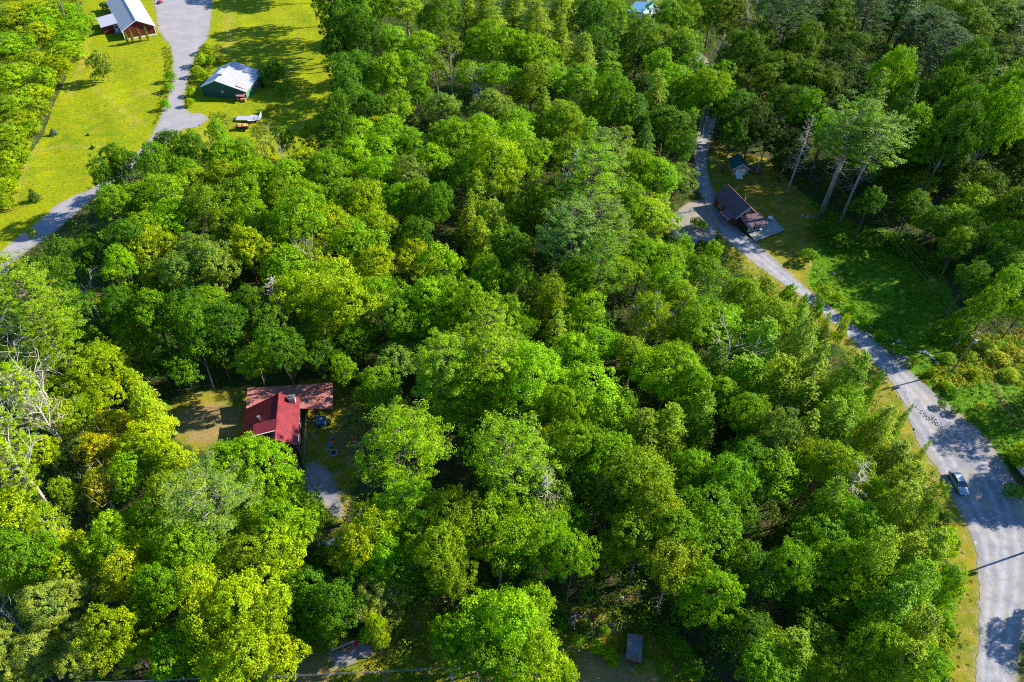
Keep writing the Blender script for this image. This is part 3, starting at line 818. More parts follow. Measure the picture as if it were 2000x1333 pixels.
TABLE = """m 690 20 30 M;m 740 15 30 G;m 700 70 35 D;o 795 20 33 O;o 775 90 26 G;m 825 85 32 G;m 860 30 35 M;h 905 30 34 O;h 950 40 36 O;h 1000 20 35 O;h 1050 50 38 O;h 1100 15 35 O;m 1150 40 32 D;m 1200 30 30 M
l 880 95 26 O;m 700 130 30 D;m 768 146 30 G;o 735 155 25 G;o 812 140 22 M;l 855 135 28 O;m 960 90 32 G;m 1010 100 34 G;m 1060 108 34 G;h 1095 75 30 O;h 1130 112 30 O;m 1175 90 30 D;h 1215 82 28 O;m 1250 75 28 M;m 930 150 30 G;m 985 160 34 G;o 1040 165 30 O;m 1085 160 32 G;o 1135 168 30 M;h 1188 150 30 M
m 670 150 28 M;m 680 195 28 D;m 662 232 25 D;m 720 215 33 D;m 772 205 28 G;m 820 190 26 M;m 872 215 32 B;m 965 215 34 B;m 1010 240 30 G;h 1060 215 30 O;m 1103 238 34 O;h 1150 225 30 O;m 1197 200 34 M;h 1240 235 30 D;h 1278 190 30 O;m 1330 172 42 G;m 1372 168 32 G;m 1300 238 33 D;m 1345 215 28 G
m 1300 40 32 M;m 1350 30 32 G;m 1395 12 28 M;m 1440 42 40 Y;h 1320 100 30 O;m 1288 130 28 M;m 1345 88 24 G;m 1452 108 34 M;l 1430 145 34 G;m 1482 90 30 M;p 1545 40 45 D;m 1562 92 33 G;m 1635 45 32 G;p 1600 20 30 D;m 1665 92 28 M
p 1700 20 40 D;h 1760 20 40 D;p 1815 60 45 D;m 1870 45 42 G;m 1925 25 45 G;h 1978 50 40 D;p 1850 112 40 D;h 1902 112 40 M;m 1960 120 42 M;c 1720 150 26 D;m 1680 155 33 D;c 1790 130 24 M;c 1800 185 18 O;h 1762 80 30 D;m 1605 150 33 D;m 1640 110 30 D
m 1525 150 44 G;m 1582 165 44 G;m 1550 215 42 M;m 1640 170 28 D;m 1440 205 35 D;m 1478 235 32 D;m 1430 262 28 D;l 1462 165 32 O;m 1500 265 30 D;m 1545 285 30 D;m 1590 240 30 D;m 1400 215 22 D
h 1880 185 45 O;h 1932 175 45 O;m 1982 190 40 G;h 1848 195 32 O;m 1902 232 40 O;m 1962 245 42 M;o 1832 262 32 D;c 1808 235 24 M;m 1872 270 28 B;m 1912 292 28 G;m 1962 305 33 M;m 1996 272 30 M
m 1770 330 33 G;m 1820 320 32 G;l 1792 372 30 Y;m 1742 362 28 M;m 1852 342 28 M;m 1900 345 30 G;m 1934 375 28 G;m 1982 345 33 M;o 1996 405 26 O;m 1903 402 34 G;m 1872 435 33 G;m 1872 482 26 M;m 1962 422 36 O;m 1982 482 42 G;m 1940 520 30 D;m 1992 545 34 M;o 1952 575 24 G;m 1785 402 28 D;m 1825 430 30 D;m 1992 612 24 G;m 1700 400 26 D;m 1885 550 26 D;o 1912 600 20 M;m 1720 290 28 D;
h 1080 240 33 O;m 1103 300 30 O;h 1150 290 34 G;p 1190 312 40 B;p 1160 345 44 G;m 1130 375 30 B;m 1240 330 33 G;m 1288 345 36 G;h 1215 292 28 O;h 1258 287 28 D;m 1215 400 32 G;p 1165 442 48 B;p 1118 452 40 B;p 1205 462 32 G;m 1072 402 32 G;m 1085 462 33 D;m 1110 495 36 M;h 1040 382 28 O;p 1172 512 30 M;m 1240 492 32 O
m 900 280 38 G;m 950 265 36 G;m 860 300 30 M;m 1002 282 36 G;m 970 332 42 Y;m 1032 302 32 G;m 910 342 33 M;m 860 352 30 D;h 930 392 30 O;c 905 425 22 O;h 960 440 34 O;h 1002 402 26 O;h 940 472 34 O;h 982 502 34 M;m 850 402 28 D;m 828 452 26 D
l 515 286 28 W;m 560 276 26 G;m 610 276 30 Y;m 652 276 32 D;m 700 270 34 G;m 735 252 30 Y;m 766 262 33 G;m 750 302 36 G;m 800 292 33 M;m 690 312 38 G;m 640 332 36 M;m 595 322 34 Y;m 742 342 33 G;m 790 342 33 B;m 836 322 30 G;m 560 346 34 G;m 545 392 33 O;m 600 392 34 G;m 660 382 38 M;m 720 392 34 Y;m 776 392 33 G;m 820 382 28 M
m 242 312 40 D;m 300 322 38 M;m 332 284 34 D;m 378 302 38 D;o 428 268 26 G;m 447 312 34 G;o 482 312 26 M;m 214 352 34 D;m 222 402 30 M;m 310 388 42 G;m 268 402 36 M;m 342 432 44 G;m 272 452 42 G;m 302 482 38 Y;m 390 366 33 O;m 440 360 33 O;m 416 402 33 O;m 482 392 34 G;m 450 442 36 O;m 500 442 34 G;m 542 442 40 G;m 592 432 42 G;m 390 502 40 B;m 350 532 32 B;m 430 512 36 B;m 302 542 28 G;m 482 492 32 Y;m 650 442 38 Y;m 612 502 42 Y;m 560 522 42 G;m 660 542 44 Y;m 702 482 40 G;m 736 452 32 Y;m 720 524 42 Y;m 690 592 46 Y;m 622 572 38 Y;m 742 582 34 M;m 570 592 34 Y;m 640 642 38 Y;m 702 652 34 M;m 600 642 32 B;m 500 345 30 G;m 360 345 28 M
m 130 502 32 D;m 182 512 30 D;m 232 522 28 G;m 90 542 30 D;m 260 592 28 G;m 302 622 33 M;m 350 602 36 D;m 402 602 38 M;m 380 662 33 D;m 440 632 36 D;m 430 692 30 D;m 490 602 34 D;m 522 652 34 D;m 560 692 34 D;o 262 662 28 G;m 502 702 32 M;m 622 702 34 D;m 672 722 33 G;m 310 700 32 D;m 360 722 30 D;m 230 600 28 D;m 140 590 30 D;m 250 470 30 D
p 38 562 40 O;p 72 612 48 O;p 104 648 34 O;o 150 652 26 M;m 202 692 28 Y;m 242 722 30 Y;h 282 782 38 Y;m 152 742 32 Y;m 102 762 34 Y;p 30 772 30 Y;p 12 850 30 Y;m 20 702 30 Y;m 62 704 28 G;m 202 772 32 Y;m 170 802 30 O;m 120 822 28 Y;m 230 832 32 A;m 272 862 34 Y;m 318 880 30 Y;m 200 872 28 A;m 302 912 32 Y;m 350 905 32 Y;p 24 925 28 Y;m 90 882 28 Y;m 250 932 32 G;m 190 952 26 A;m 130 962 26 O;m 40 1002 34 Y;l 90 1042 30 Y
m 560 1012 56 G;m 612 1012 38 M
m 332 972 42 O;m 282 1022 42 G;m 342 1052 46 G;m 392 1082 46 M;m 220 1072 38 G;m 260 1112 42 Y;m 150 1082 34 Y;m 132 1132 34 Y;m 60 1092 38 M;m 30 1132 32 Y;w 120 1200 42 W;m 220 1232 38 Y;m 252 1262 42 Y;w 172 1272 40 W;w 60 1292 48 W;w 20 1262 36 W;m 320 1152 44 M;m 380 1172 44 Y;m 442 1132 46 Y;m 502 1092 46 O;m 535 1080 42 Y;m 472 1192 52 Y;m 402 1252 52 Y;m 482 1262 52 Y;m 522 1202 38 Y;m 332 1292 42 M;m 542 1305 38 Y;m 560 1132 34 Y;m 422 1325 38 Y;m 290 1205 34 G
m 602 1142 38 D;m 642 1112 34 D;m 690 1072 38 Y;m 736 1032 42 Y;m 760 1092 38 G;m 657 1182 38 D;m 612 1202 34 D;m 700 1132 28 M;w 745 1175 46 W;m 735 1228 26 Y;m 645 1235 24 M;m 585 1245 22 D;m 802 1142 34 D
p 800 880 70 G;p 790 990 52 G;p 905 738 74 G;p 860 700 46 G;p 955 722 44 G;m 780 702 52 B;m 740 762 42 M;m 820 642 36 M;m 862 620 36 G;m 902 642 34 Y;p 995 880 56 G;m 1000 692 36 M;m 1046 742 52 G;m 1122 702 44 G;m 1162 782 60 G;m 1212 812 38 G;m 1102 802 42 M;m 1132 872 54 M;m 1182 892 42 G;m 1172 942 38 O;m 1086 882 42 O;m 1042 962 42 B;m 960 802 32 M;m 930 862 28 D;m 880 1002 42 O;m 850 1062 42 O;m 912 1032 52 O;m 880 1122 38 O;m 1032 1022 56 G;m 1052 1062 42 G;m 980 1062 42 G;m 960 972 32 B;m 1112 1012 32 M;m 1192 982 32 B;m 832 1112 34 M;m 1132 952 28 D
m 802 502 30 Y;m 858 530 40 G;m 960 552 28 G;m 932 612 34 M;m 830 602 38 G;m 790 622 36 M;m 870 582 32 M;m 985 622 32 M;m 1022 562 30 M;o 1060 602 30 O;m 1088 575 38 G;m 1132 612 38 G;m 1022 642 30 M;p 962 665 34 Y;h 1080 662 34 O;m 1172 672 36 G;m 1000 482 28 D;m 1130 545 30 M
m 1252 512 38 M;m 1210 542 36 G;m 1290 512 38 G;m 1332 502 42 G;m 1388 505 46 G;m 1372 542 38 M;m 1302 562 34 G;m 1342 592 33 O;m 1282 622 33 O;o 1332 642 30 O;m 1420 642 50 G;m 1372 622 33 M;m 1312 702 33 O;m 1302 742 52 G;o 1240 692 28 O;m 1348 762 33 M;m 1450 582 30 O;m 1490 572 33 O;m 1528 582 36 M;m 1510 622 40 O;h 1560 622 34 M;m 1595 605 26 M;h 1560 682 42 O;h 1610 652 38 M;m 1642 645 24 Y;h 1480 682 42 M;h 1450 742 52 M;h 1392 722 38 D;h 1512 742 48 O;h 1582 742 48 O;h 1642 742 44 M;h 1700 765 32 M
h 1255 850 44 O;h 1300 850 46 O;h 1362 822 38 M;o 1422 782 32 G;m 1492 852 42 B;m 1472 822 34 M;h 1552 792 42 O;h 1602 832 42 M;m 1652 792 38 M;h 1562 862 44 O;m 1252 932 56 O;m 1222 982 46 O;m 1272 1002 42 O;m 1352 922 32 M;m 1422 942 38 M;m 1512 922 56 G;m 1452 902 38 D;m 1602 902 46 O;m 1652 922 46 O;h 1642 852 38 M;h 1702 832 42 O;h 1748 832 38 M;h 1742 892 48 O;h 1790 892 34 Y;m 1690 962 26 Y;h 1762 962 46 O;h 1790 1010 32 O;h 1732 1012 46 O;m 1662 1012 42 M;h 1602 992 34 M;m 1382 1032 60 M;m 1322 1032 46 M;m 1432 1002 32 D;m 1252 1062 52 O;m 1202 1082 38 O;m 1312 1112 46 O;m 1392 1132 38 G;m 1602 1052 56 M;m 1642 1112 42 M;m 1552 1112 38 M;m 1490 1142 40 D;m 1442 1112 34 D;h 1702 1092 48 O;h 1762 1092 48 O;h 1808 1092 40 O;h 1782 1162 48 M;h 1722 1182 52 M;m 1838 1152 26 G;m 1652 1182 42 M;h 1782 1242 48 O;m 1702 1262 46 M;h 1592 1252 56 O;h 1542 1272 56 O;m 1632 1302 46 O;m 1502 1312 46 M;h 1742 1312 48 O;m 1432 1192 36 D;m 1462 1242 36 D;m 1572 1182 40 D;o 1800 1305 38 M;m 1826 1056 32 Y
m 962 1212 56 G;m 1012 1232 56 G;m 932 1275 46 M;m 1002 1292 48 G;m 1062 1295 42 Y;m 882 1262 40 M;m 1042 1182 32 G;m 1090 1325 30 G;m 1122 1100 42 G
m 1388 188 38 G;m 1352 135 30 M;m 1335 95 26 M;m 1408 150 26 M;m 1290 75 24 O;m 1415 235 26 D;m 1345 250 26 D;m 1325 290 26 D
"""
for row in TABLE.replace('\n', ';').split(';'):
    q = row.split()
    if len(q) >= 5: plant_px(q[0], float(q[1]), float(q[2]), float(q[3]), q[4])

def at_px(px, py): return G(px, py, 0)
def place_tree(key, bx, by, R, H, col, label, **k):
    x, y = at_px(bx, by); return plant(key, x, y, R, H, col, label, **k)
# trees one can single out, by the foot of the trunk
x, y = G(497, 936, 11); plant('b1', x, y, 6.3, 15.5, 'G', 'big dense bright green dome-crowned tree in front of the red metal roof')
place_tree('t0', 1597, 427, 7.2, 28.5, (.13, .30, .004), 'tall pine with bare twin-like pale trunk, left one of the leaning pair', rz=.4)
place_tree('t1', 1604, 424, 6.6, 29.5, (.13, .30, .004), 'tall pine with bare pale trunk, right one of the leaning pair', rz=2.2)
place_tree('t1', 458, 1092, 6.4, 19.5, 'B', 'tall grey-green pine with pale trunk and bare limbs below the red-roofed house', rz=1.1)
place_tree('t0', 1638, 441, 7.2, 27.5, (.15, .32, .004), 'tall pine with bare trunk standing alone right of the leaning pair', rz=3.6)
place_tree('d0', 1535, 381, 2.6, 21, 'M', 'dead grey conifer with short broken branches beside the bare-trunked pines')
place_tree('d0', 1392, 165, 3.9, 15, 'M', 'pale leafless conifer full of fine twigs above the shaded road', rz=1.0)
x, y = G(190, 612, 4); plant('d2', x, y, 4.4, 12.5, 'M', 'bare forked tree with orange leaf tufts below the shaded driveway', rz=2.0)
place_tree('d1', 95, 880, 5.6, 21, 'M', 'tall leafless tree with curved pale limbs at the left edge', rz=.3)
place_tree('d3', 100, 1000, 5.0, 19, 'M', 'leaning bare tree over the lower left thicket', rz=1.1)
place_tree('d1', 150, 905, 4.4, 18, 'M', 'slim leafless tree left of the golden leaves', rz=2.4)
place_tree('d3', 72, 830, 5.0, 22, 'M', 'leafless pole-like tree among the yellow pines at left', rz=4.2)
place_tree('d1', 30, 960, 5.4, 20, 'M', 'leafless forked tree close to the left edge below the yellow pines', rz=3.3)
place_tree('d3', 135, 850, 4.6, 19, 'M', 'pale dead trunk leaning beside the golden yellow trees', rz=5.3)
place_tree('d2', 235, 1010, 3.2, 11, 'M', 'small bare grey tree below the golden tree', rz=3.1)
place_tree('d2', 140, 1075, 2.8, 9, 'M', 'broken bare treetop in the lower left thicket', rz=5.1)
place_tree('d2', 45, 1235, 2.6, 10, 'M', 'forked bare snag near the bottom left corner', rz=.9)
place_tree('d1', 935, 245, 3.0, 12, 'M', 'reddish leafless tree among crowns near the upper middle', rz=.9)
place_tree('d1', 1235, 660, 3.4, 13, 'M', 'grey leafless tree in the gap right of the centre', rz=4.9)
place_tree('d1', 1865, 445, 2.4, 12, 'M', 'dark bare twiggy tree in the shaded right-hand woods', rz=1.9)
place_tree('d3', 560, 345, 2.4, 10, 'M', 'thin bare tree behind the parked trailers', rz=1.9)
for a_, b_, h_, r_ in ((925, 215, 16, .4), (885, 200, 15, 1.7), (1255, 700, 17, 2.2), (1440, 112, 19, .8), (1700, 300, 19, 2.9), (1975, 450, 17, 4.4), (1610, 1010, 17, 1.1), (625, 575, 17, 5.0), (1055, 1035, 17, 3.7), (1395, 760, 17, 2.6), (560, 640, 15, .5), (1115, 405, 18, 1.9)):
    x, y = at_px(a_, b_+20); plant(('d3', 'd1', 'd0')[a_ % 3], x, y, 3.4, h_, 'M', rz=r_)
x, y = G(1318, 358, 7); plant('m3', x, y, 5.0, 12, 'B', 'grey-green tree leaning over the gravel parking at the road')
x, y = G(1266, 432, 8); plant('m1', x, y, 6.4, 14, (.27, .42, .003), 'lime green round tree left of the gravel parking area')
x, y = G(203, 132, 4.2); plant('u0', x, y, 3.7, 8.0, (.26, .36, .05), 'pale leafy tree alone on the lawn below the red building')
x, y = G(529, 143, 3.2); plant('u1', x, y, 3.9, 6.4, (.10, .26, .008), 'round dark green bush against the right end of the green barn')
x, y = G(103, 257, .8); plant('c1', x, y, 1.1, 1.7, (.10, .17, .12), 'tiny blue-grey spruce on the left lawn', name='spruce_tree')
x, y = G(66, 384, 1.2); plant('c1', x, y, 1.5, 3.0, (.07, .14, .02), 'small dark young spruce on the lawn near the shaded driveway', name='spruce_tree')
x, y = G(180, 287, .5); plant('c1', x, y, .7, .9, (.05, .10, .03), 'smallest dark seedling on the lawn left of the driveway fork', name='spruce_tree')
x, y = G(171, 262, .4); plant('c1', x, y, .5, .6, (.05, .12, .02), 'low dark sapling in the middle of the left lawn', name='spruce_tree')
x, y = G(531, 214, 1.2); plant('u0', x, y, 1.1, 2.6, (.30, .34, .04), 'small pale bush right of the white-decked trailer')
x, y = G(204, 13, 1.4); plant('u1', x, y, 1.6, 2.8, (.07, .16, .015), 'bush with pale flowers beside the white door of the red building')
x, y = G(700, 838, 2); plant('w1', x, y, 3.6, 5.4, (.27, .31, .08), 'pale dusty green bushy tree beside the patio circle')
x, y = G(431, 258, 4); plant('l0', x, y, 3.0, 9, (.13, .22, .02), 'light slender tree at the foot of the driveway fork')
ARB = [(252, 88), (261.5, 85), (276, 82), (290, 79)]
for i, (a, b) in enumerate(ARB):
    x, y = at_px(a, b)
    plant('c2', x, y, .50, 4.3-.5*(i == 0), (.17, .22, .015),
          'slim columnar evergreen, %s from the left along the dark red gable wall' % ['first', 'second', 'third', 'fourth'][i], name='columnar_evergreen', group='columnar evergreens in front of the red gable', rz=i*1.3)
# shrubs of the sunny bank at the upper left, along the drive and the roads
SHR = '''20 30 40 Y;60 22 36 Y;28 88 38 G;70 66 30 Y;20 148 38 Y;62 118 28 G;130 78 28 G;126 106 26 G;112 124 24 G;150 40 26 G;118 20 30 G;150 60 22 G;30 205 34 Y;66 180 26 Y;18 262 30 Y;48 236 24 G;14 318 26 Y;36 292 20 Y;8 366 20 G;88 150 18 Y;84 30 30 G;100 55 22 G;76 212 18 Y;60 250 16 Y;44 310 14 Y;30 345 14 Y;10 395 16 Y
170 470 16 G;62 455 8 G;330 150 9 G;331 170 8 G;322 205 8 G;402 95 11 Y;394 118 11 Y;386 140 10 Y;410 120 9 G;374 180 8 Y;398 150 8 Y;370 200 7 Y;1358 436 9 Y;1372 440 8 G;545 178 8 G;560 165 8 Y
1612 570 12 Y;1634 584 10 Y;1664 606 11 G;1686 624 11 M;1722 654 9 G;1752 684 9 G;1786 708 10 Y;1824 728 12 Y;1850 752 13 Y;1850 700 18 G;1890 690 20 Y;1930 680 20 Y;1960 700 22 A;1985 690 24 A;1975 730 20 Y;1905 730 14 Y;1860 765 14 M;1900 815 12 M;1915 795 12 A;1840 790 10 M;1980 960 14 M;1996 890 22 Y;1870 800 14 M
1845 1180 20 G;1850 1120 16 D;1840 1215 20 G;1830 1255 20 Y;1850 1240 14 D;1835 1300 18 G;1860 1060 12 D;1845 1010 12 D;1825 1330 16 D;1600 450 18 D;1640 470 18 D;1580 500 14 M;1700 470 20 D;1760 480 22 D;1820 510 22 D;1860 640 18 M;1830 660 14 M;1560 300 14 D;1520 320 12 D;1370 480 10 D;700 800 12 M;725 800 14 M
590 1255 14 G;620 1235 14 G;715 1240 14 Y;740 1255 13 Y;1130 1250 12 G;1165 1262 12 G;1190 1275 12 G;1200 1290 10 G;1140 1225 14 D;1260 1215 16 D;1300 1240 18 D;1330 1270 18 M;1180 1230 10 G;1350 1310 20 D;1300 1300 14 M;1000 1170 14 D;870 1190 14 D;1100 1215 14 D'''
SHR = SHR
for row in SHR.replace('\n', ';').split(';'):
    a, b, r, c = row.split(); plant_px('u', float(a), float(b), float(r), 'Y' if (c == 'G' and float(a) < 160 and float(b) > 100) else c, H=2.0 + float(r)/SCL(float(a), float(b))*.75 if float(a) > 160 or float(b) > 330 else 4.6)
# shade trees standing at right: some inferred from road shadows, others added to shade hollow and yard
for i, (x, y, R, H, k) in enumerate([(92, 69, 4.0, 12, 'm0'), (97, 73, 5, 19, 'm3'), (95, 83, 3.6, 15, 'l0'), (87, 49, 3.6, 14, 'm1'), (93, 41, 4.2, 15, 'm4'), (116, 56, 5, 20, 'h1'), (102, 88, 5, 20, 'h0'), 
        (108, 79, 5, 20, 'm2'), (84, 30, 4, 15, 'm0'), (120, 126, 6, 25, 'b2'), (126, 140, 6, 25, 'b1'), (130, 158, 6, 25, 'b2'), (112, 120, 6, 30, 'h1'), (113, 134, 6, 30, 'h0'), (124, 128, 7, 32, 'b0'), (104, 150, 6, 29, 'b2'), (112, 160, 7, 31, 'b0'), (98, 165, 6, 28, 'b1'), (106, 172, 6, 30, 'b0'), (90, 172, 6, 28, 'b2'), (84, 166, 5, 26, 'h0'), (88, 158, 5, 27, 'h1'), (96, 154, 6, 28, 'b1'), (80, 155, 5, 22, 'm3'), (87, 150, 5.5, 25, 'm1'), (94, 146, 5.5, 27, 'b2'), (78, 147, 4.5, 18, 'm6'), (72, 158, 4.5, 18, 'm0'), (70, 166, 5, 20, 'm3')]):
    plant(k, x, y, R, H, 'MDDM'[i % 4])  # added shade trees get the same names and labels as the other trees
# woods continuing beyond the top edge and beside the frame
rb = random.Random(77)
for i in range(50):
    a = rb.uniform(-.9, .9); d = rb.uniform(285, 350)
    x = d*sin(a)*.9; y = d*cos(a)+20
    if y < 268 or (-175 < x < -75 and y < 300): continue
    plant(rb.choice(['b0', 'b1', 'b2', 'h0', 'm1']), x, y, rb.uniform(5, 7.5), rb.uniform(15, 22), rb.choice('GMDO'))
# dark trees at the east side of the back lawn whose shade falls on the grass
for (px, py, H, k) in [(662, 70, 24, 'b1'), (655, 25, 24, 'b0'), (675, 175, 14, 'm2'), (664, 110, 24, 'b2'), (668, 140, 18, 'b1'), (560, -25, 18, 'm1'), (600, -30, 19, 'm2'), (500, -30, 15, 'm4'), (690, 50, 25, 'b0'), (690, 100, 25, 'b1'), (630, -20, 22, 'm3')]:
    x, y = G(px, py, 4); plant(k, x, y, 5.4 if px > 610 else 4.6, H, 'D' if px > 610 else 'G')

# ------------------------------------------------------------------ ground cover that nobody could count
FOREST_KEEP = [DRIVE_W, ROAD, PARK, PATCH, WALKG, LAWN, YARDL, SAND, YARDT, YARDR, BOTDIRT, BOTDIRT2,
               WP([(1862,1000),(1878,1100),(1880,1200),(1870,1333),(1870,1450),(1920,1450),(1920,1333),(1925,1150),(1900,1040)]), WP([(1430,495),(1500,552),(1560,592),(1600,606),(1560,560),(1480,500),(1430,455)]), WP([(1686,715),(1736,795),(1785,795),(1750,740),(1700,690)]),
               WP([(455, 745), (665, 735), (660, 850), (600, 935), (450, 880)]), WP([(1395, 290), (1500, 290), (1500, 350), (1395, 350)])]
def scatter(region, spacing, rg, avoid=(), d0=.6):
    region = np.array(region); x0, y0 = region.min(0); x1, y1 = region.max(0)
    X, Y = np.meshgrid(np.arange(x0, x1, spacing), np.arange(y0, y1, spacing))
    P = np.stack([X.ravel(), Y.ravel()], 1)+rg.uniform(-.5, .5, (X.size, 2))*spacing
    P = P[sdf(P, region) < 0]
    for a in avoid: P = P[sdf(P, a) > d0]
    return P
def cover(name, P, hmin, hmax, rad, k, lsize, col, rg, mound=True, aspect=.7, upright=False):
    n = len(P); z = height(P)
    h = rg.uniform(hmin, hmax, n); r = rad*rg.uniform(.6, 1.35, n)
    D = rg.normal(0, 1, (n, k, 3)); D[..., 2] = np.abs(D[..., 2]); D /= np.linalg.norm(D, axis=2)[..., None]
    q = rg.uniform(.55, 1, (n, k))[..., None]
    C = np.column_stack([P, z])[:, None]+D*q*np.stack([r, r, h], 1)[:, None]
    N = D+[0, 0, .5] if not upright else D*[1, 1, .1]
    tone = np.clip(rg.normal(.42, .2, (n, 1))+rg.normal(0, .2, (n, k)), 0, 1)
    roll = np.tile([0, 0, 1.], (n*k, 1))+rg.normal(0, .4, (n*k, 3)) if upright else None
    V, F = leaf_quads(C.reshape(-1, 3), N.reshape(-1, 3), lsize, aspect, rg, .45, roll)
    o = link(bpy.data.objects.new(name, np_mesh(name, V, F, tone.ravel(), ('weeds',))))
    o.color = (*col, 1); tag(o, kind='stuff'); return o
rg = np.random.RandomState(9)
FOR = WP([(-30, -30), (2030, -30), (2060, 1400), (-60, 1400)])
P = scatter(FOR, 2.0, rg, FOREST_KEEP+[FIELD], 1.0); P = P[sdf(P, ROAD) > 2.2]
P = P[rg.uniform(0, 1, len(P)) < .80]
tree_xy = np.array([(t[0], t[1]) for t in TREES])
half = (rg.uniform(0, 1, len(P)) < .6) | (np.minimum.reduce([sdf(P, q_) for q_ in FOREST_KEEP]) < 3.5)
cover('undergrowth', P[half], .7, 3.2, 1.35, 85, .28, (.08, .20, .008), rg)
cover('saplings', P[~half], 2.5, 8.5, 1.6, 170, .25, (.12, .27, .006), rg)
P = scatter(FIELD, 1.0, rg, FOREST_KEEP, .7)
dk = (noise_ok := (np.sin(P[:, 0]*.35+1)*np.cos(P[:, 1]*.3)+rg.normal(0, .5, len(P)))) > -.35
hole = np.array(G(1725, 558)); dk &= np.hypot(*(P-hole).T) > 2.6
cover('meadow_weeds', P[dk], .15, .5, .55, 40, .2, (.09, .26, .008), rg)
P = scatter(FIELD, .55, rg, FOREST_KEEP, .4); dk = np.hypot(*(P-hole).T) > 2.2
cover('meadow_grass', P[dk], .15, .4, .35, 14, .24, (.14, .29, .008), rg, aspect=.3, upright=True)
LB = WP([(-60, -40), (155, -40), (160, 60), (140, 130), (105, 190), (80, 250), (50, 310), (20, 365), (-30, 430), (-80, 420)])
P = scatter(LB, 1.5, rg, [DRIVE_W], .6); P = P[(sdf(P, CLR) > .5) | (rg.uniform(0, 1, len(P)) < .25)]
cover('bank_brush', P, .8, 3.0, 1.1, 110, .24, (.30, .42, .004), rg)
P = scatter(BANKY, .9, rg, FOREST_KEEP, .4)
cover('bank_scrub', P, .25, .9, .6, 60, .2, (.33, .38, .008), rg)
P = np.vstack([scatter(WP(q), .8, rg, [DRIVE_W], .15) for q in ([(318, 90), (338, 95), (338, 150), (322, 210), (300, 250), (308, 210), (322, 150)], [(380, 110), (430, 85), (440, 110), (415, 140), (385, 165), (372, 205), (362, 195), (368, 150)], [(20, 470), (185, 362), (190, 375), (80, 448), (0, 495)])])
cover('roadside_weeds', P, .2, .75, .45, 40, .17, (.13, .22, .008), rg)
P = scatter(VERGE, 1.1, rg, [ROAD, YARDT], .35); P = P[rg.uniform(0, 1, len(P)) < .28]
cover('verge_grass', P, .08, .3, .4, 26, .14, (.17, .19, .012), rg)
P = np.vstack([scatter(YARDR, 1.0, rg, [SAND, WALKG], .3), scatter(BOTY, 1.2, rg, [PATCH, BOTDIRT, BOTDIRT2], .3)]); P = P[rg.uniform(0, 1, len(P)) < .4]
cover('yard_grass', P, .05, .25, .4, 20, .13, (.17, .20, .01), rg)
P = scatter(LAWN, .8, rg, [DRIVE_W], .3); P = P[rg.uniform(0, 1, len(P)) < .5]
cover('lawn_grass', P, .02, .10, .45, 12, .16, (.20, .235, .006), rg, aspect=.4)

# leaf tufts still hanging in the bare forked tree
o_tuft = [t for t in COL.objects if t.get('label', '').startswith('bare forked tree with orange')][0]
mbp = []
rg = np.random.RandomState(4)
C = np.vstack([rg.normal(0, .38, (120, 3))*[1, 1, .6]+c for c in [(1.4, -.6, 6.2), (2.0, .3, 5.2), (1.2, .9, 7.2), (2.4, -.3, 4.4)]])
V, F = leaf_quads(C, np.tile([0, 0, 1.], (len(C), 1)), .26, .8, rg, .5)
oo = link(bpy.data.objects.new('leaves', np_mesh('leaves', V, F, rg.uniform(0, 1, len(C)), ('broadleaf',)))); oo.parent = o_tuft; oo.color = (.55, .26, .01, 1)
# ------------------------------------------------------------------ building materials
def metal_roof(name, col, col2, rust=0.0, seam=0.45, rough=.45, metal=.35):
    m = mat(name, col, rough, metal, col2, .8)
    t = m.node_tree; b = t.nodes['Principled BSDF']
    if rust:
        tc = nd(t, 'ShaderNodeTexCoord').outputs['Object']
        src = b.inputs['Base Color'].links[0].from_socket
        lk(t, mixc(t, ramp(t, noise(t, .55, 6, .7, tc), .5, .62), src, (.30, .12, .07)), b.inputs['Base Color'])
    return m
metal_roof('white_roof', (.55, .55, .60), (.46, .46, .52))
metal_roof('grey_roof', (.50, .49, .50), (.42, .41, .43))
metal_roof('shade_roof', (.40, .40, .43), (.34, .34, .38))
metal_roof('red_roof', (.27, .035, .042), (.15, .026, .034), rough=.38)
metal_roof('rust_roof', (.46, .18, .15), (.34, .13, .11), rough=.6, metal=.1)
metal_roof('brown_roof', (.16, .095, .115), (.125, .08, .10), rough=.5, metal=.2)
metal_roof('teal_roof', (.022, .15, .155), (.016, .10, .11), rough=.5)
metal_roof('blue_roof', (.20, .42, .62), (.16, .34, .52), rough=.5)
metal_roof('old_tin', (.36, .38, .40), (.26, .27, .30), rough=.5)
mat('red_wall', (.17, .022, .020), .7, col2=(.13, .016, .016), nscale=2)
mat('green_wall', (.020, .085, .062), .7, col2=(.014, .062, .048), nscale=2)
mat('green_wall_light', (.12, .24, .16), .7, col2=(.09, .19, .13), nscale=2)
mat('white_paint', (.78, .78, .76), .5, col2=(.66, .66, .64))
mat('log_wall', (.16, .075, .045), .8, col2=(.10, .05, .03), nscale=5, stretch=(.3, .3, 4))
mat('dark_wall', (.045, .035, .035), .8, col2=(.03, .025, .025))
mat('plank', (.50, .33, .25), .8, col2=(.36, .22, .16), nscale=5, stretch=(4, 4, .4))
mat('deck_wood', (.40, .41, .40), .8, col2=(.28, .29, .29), nscale=4, stretch=(.4, 5, 1))
mat('brown_wood', (.26, .15, .08), .85, col2=(.17, .10, .055), nscale=5)
mat('fresh_wood', (.62, .36, .12), .8, col2=(.45, .22, .07), nscale=4)
mat('concrete', (.42, .42, .43), .9, col2=(.32, .32, .33))
mat('stone', (.40, .38, .36), .9, col2=(.26, .25, .24), nscale=3, bump=.5)
mat('glass', (.02, .03, .04), .08, col2=(.03, .04, .055), spec=.8)
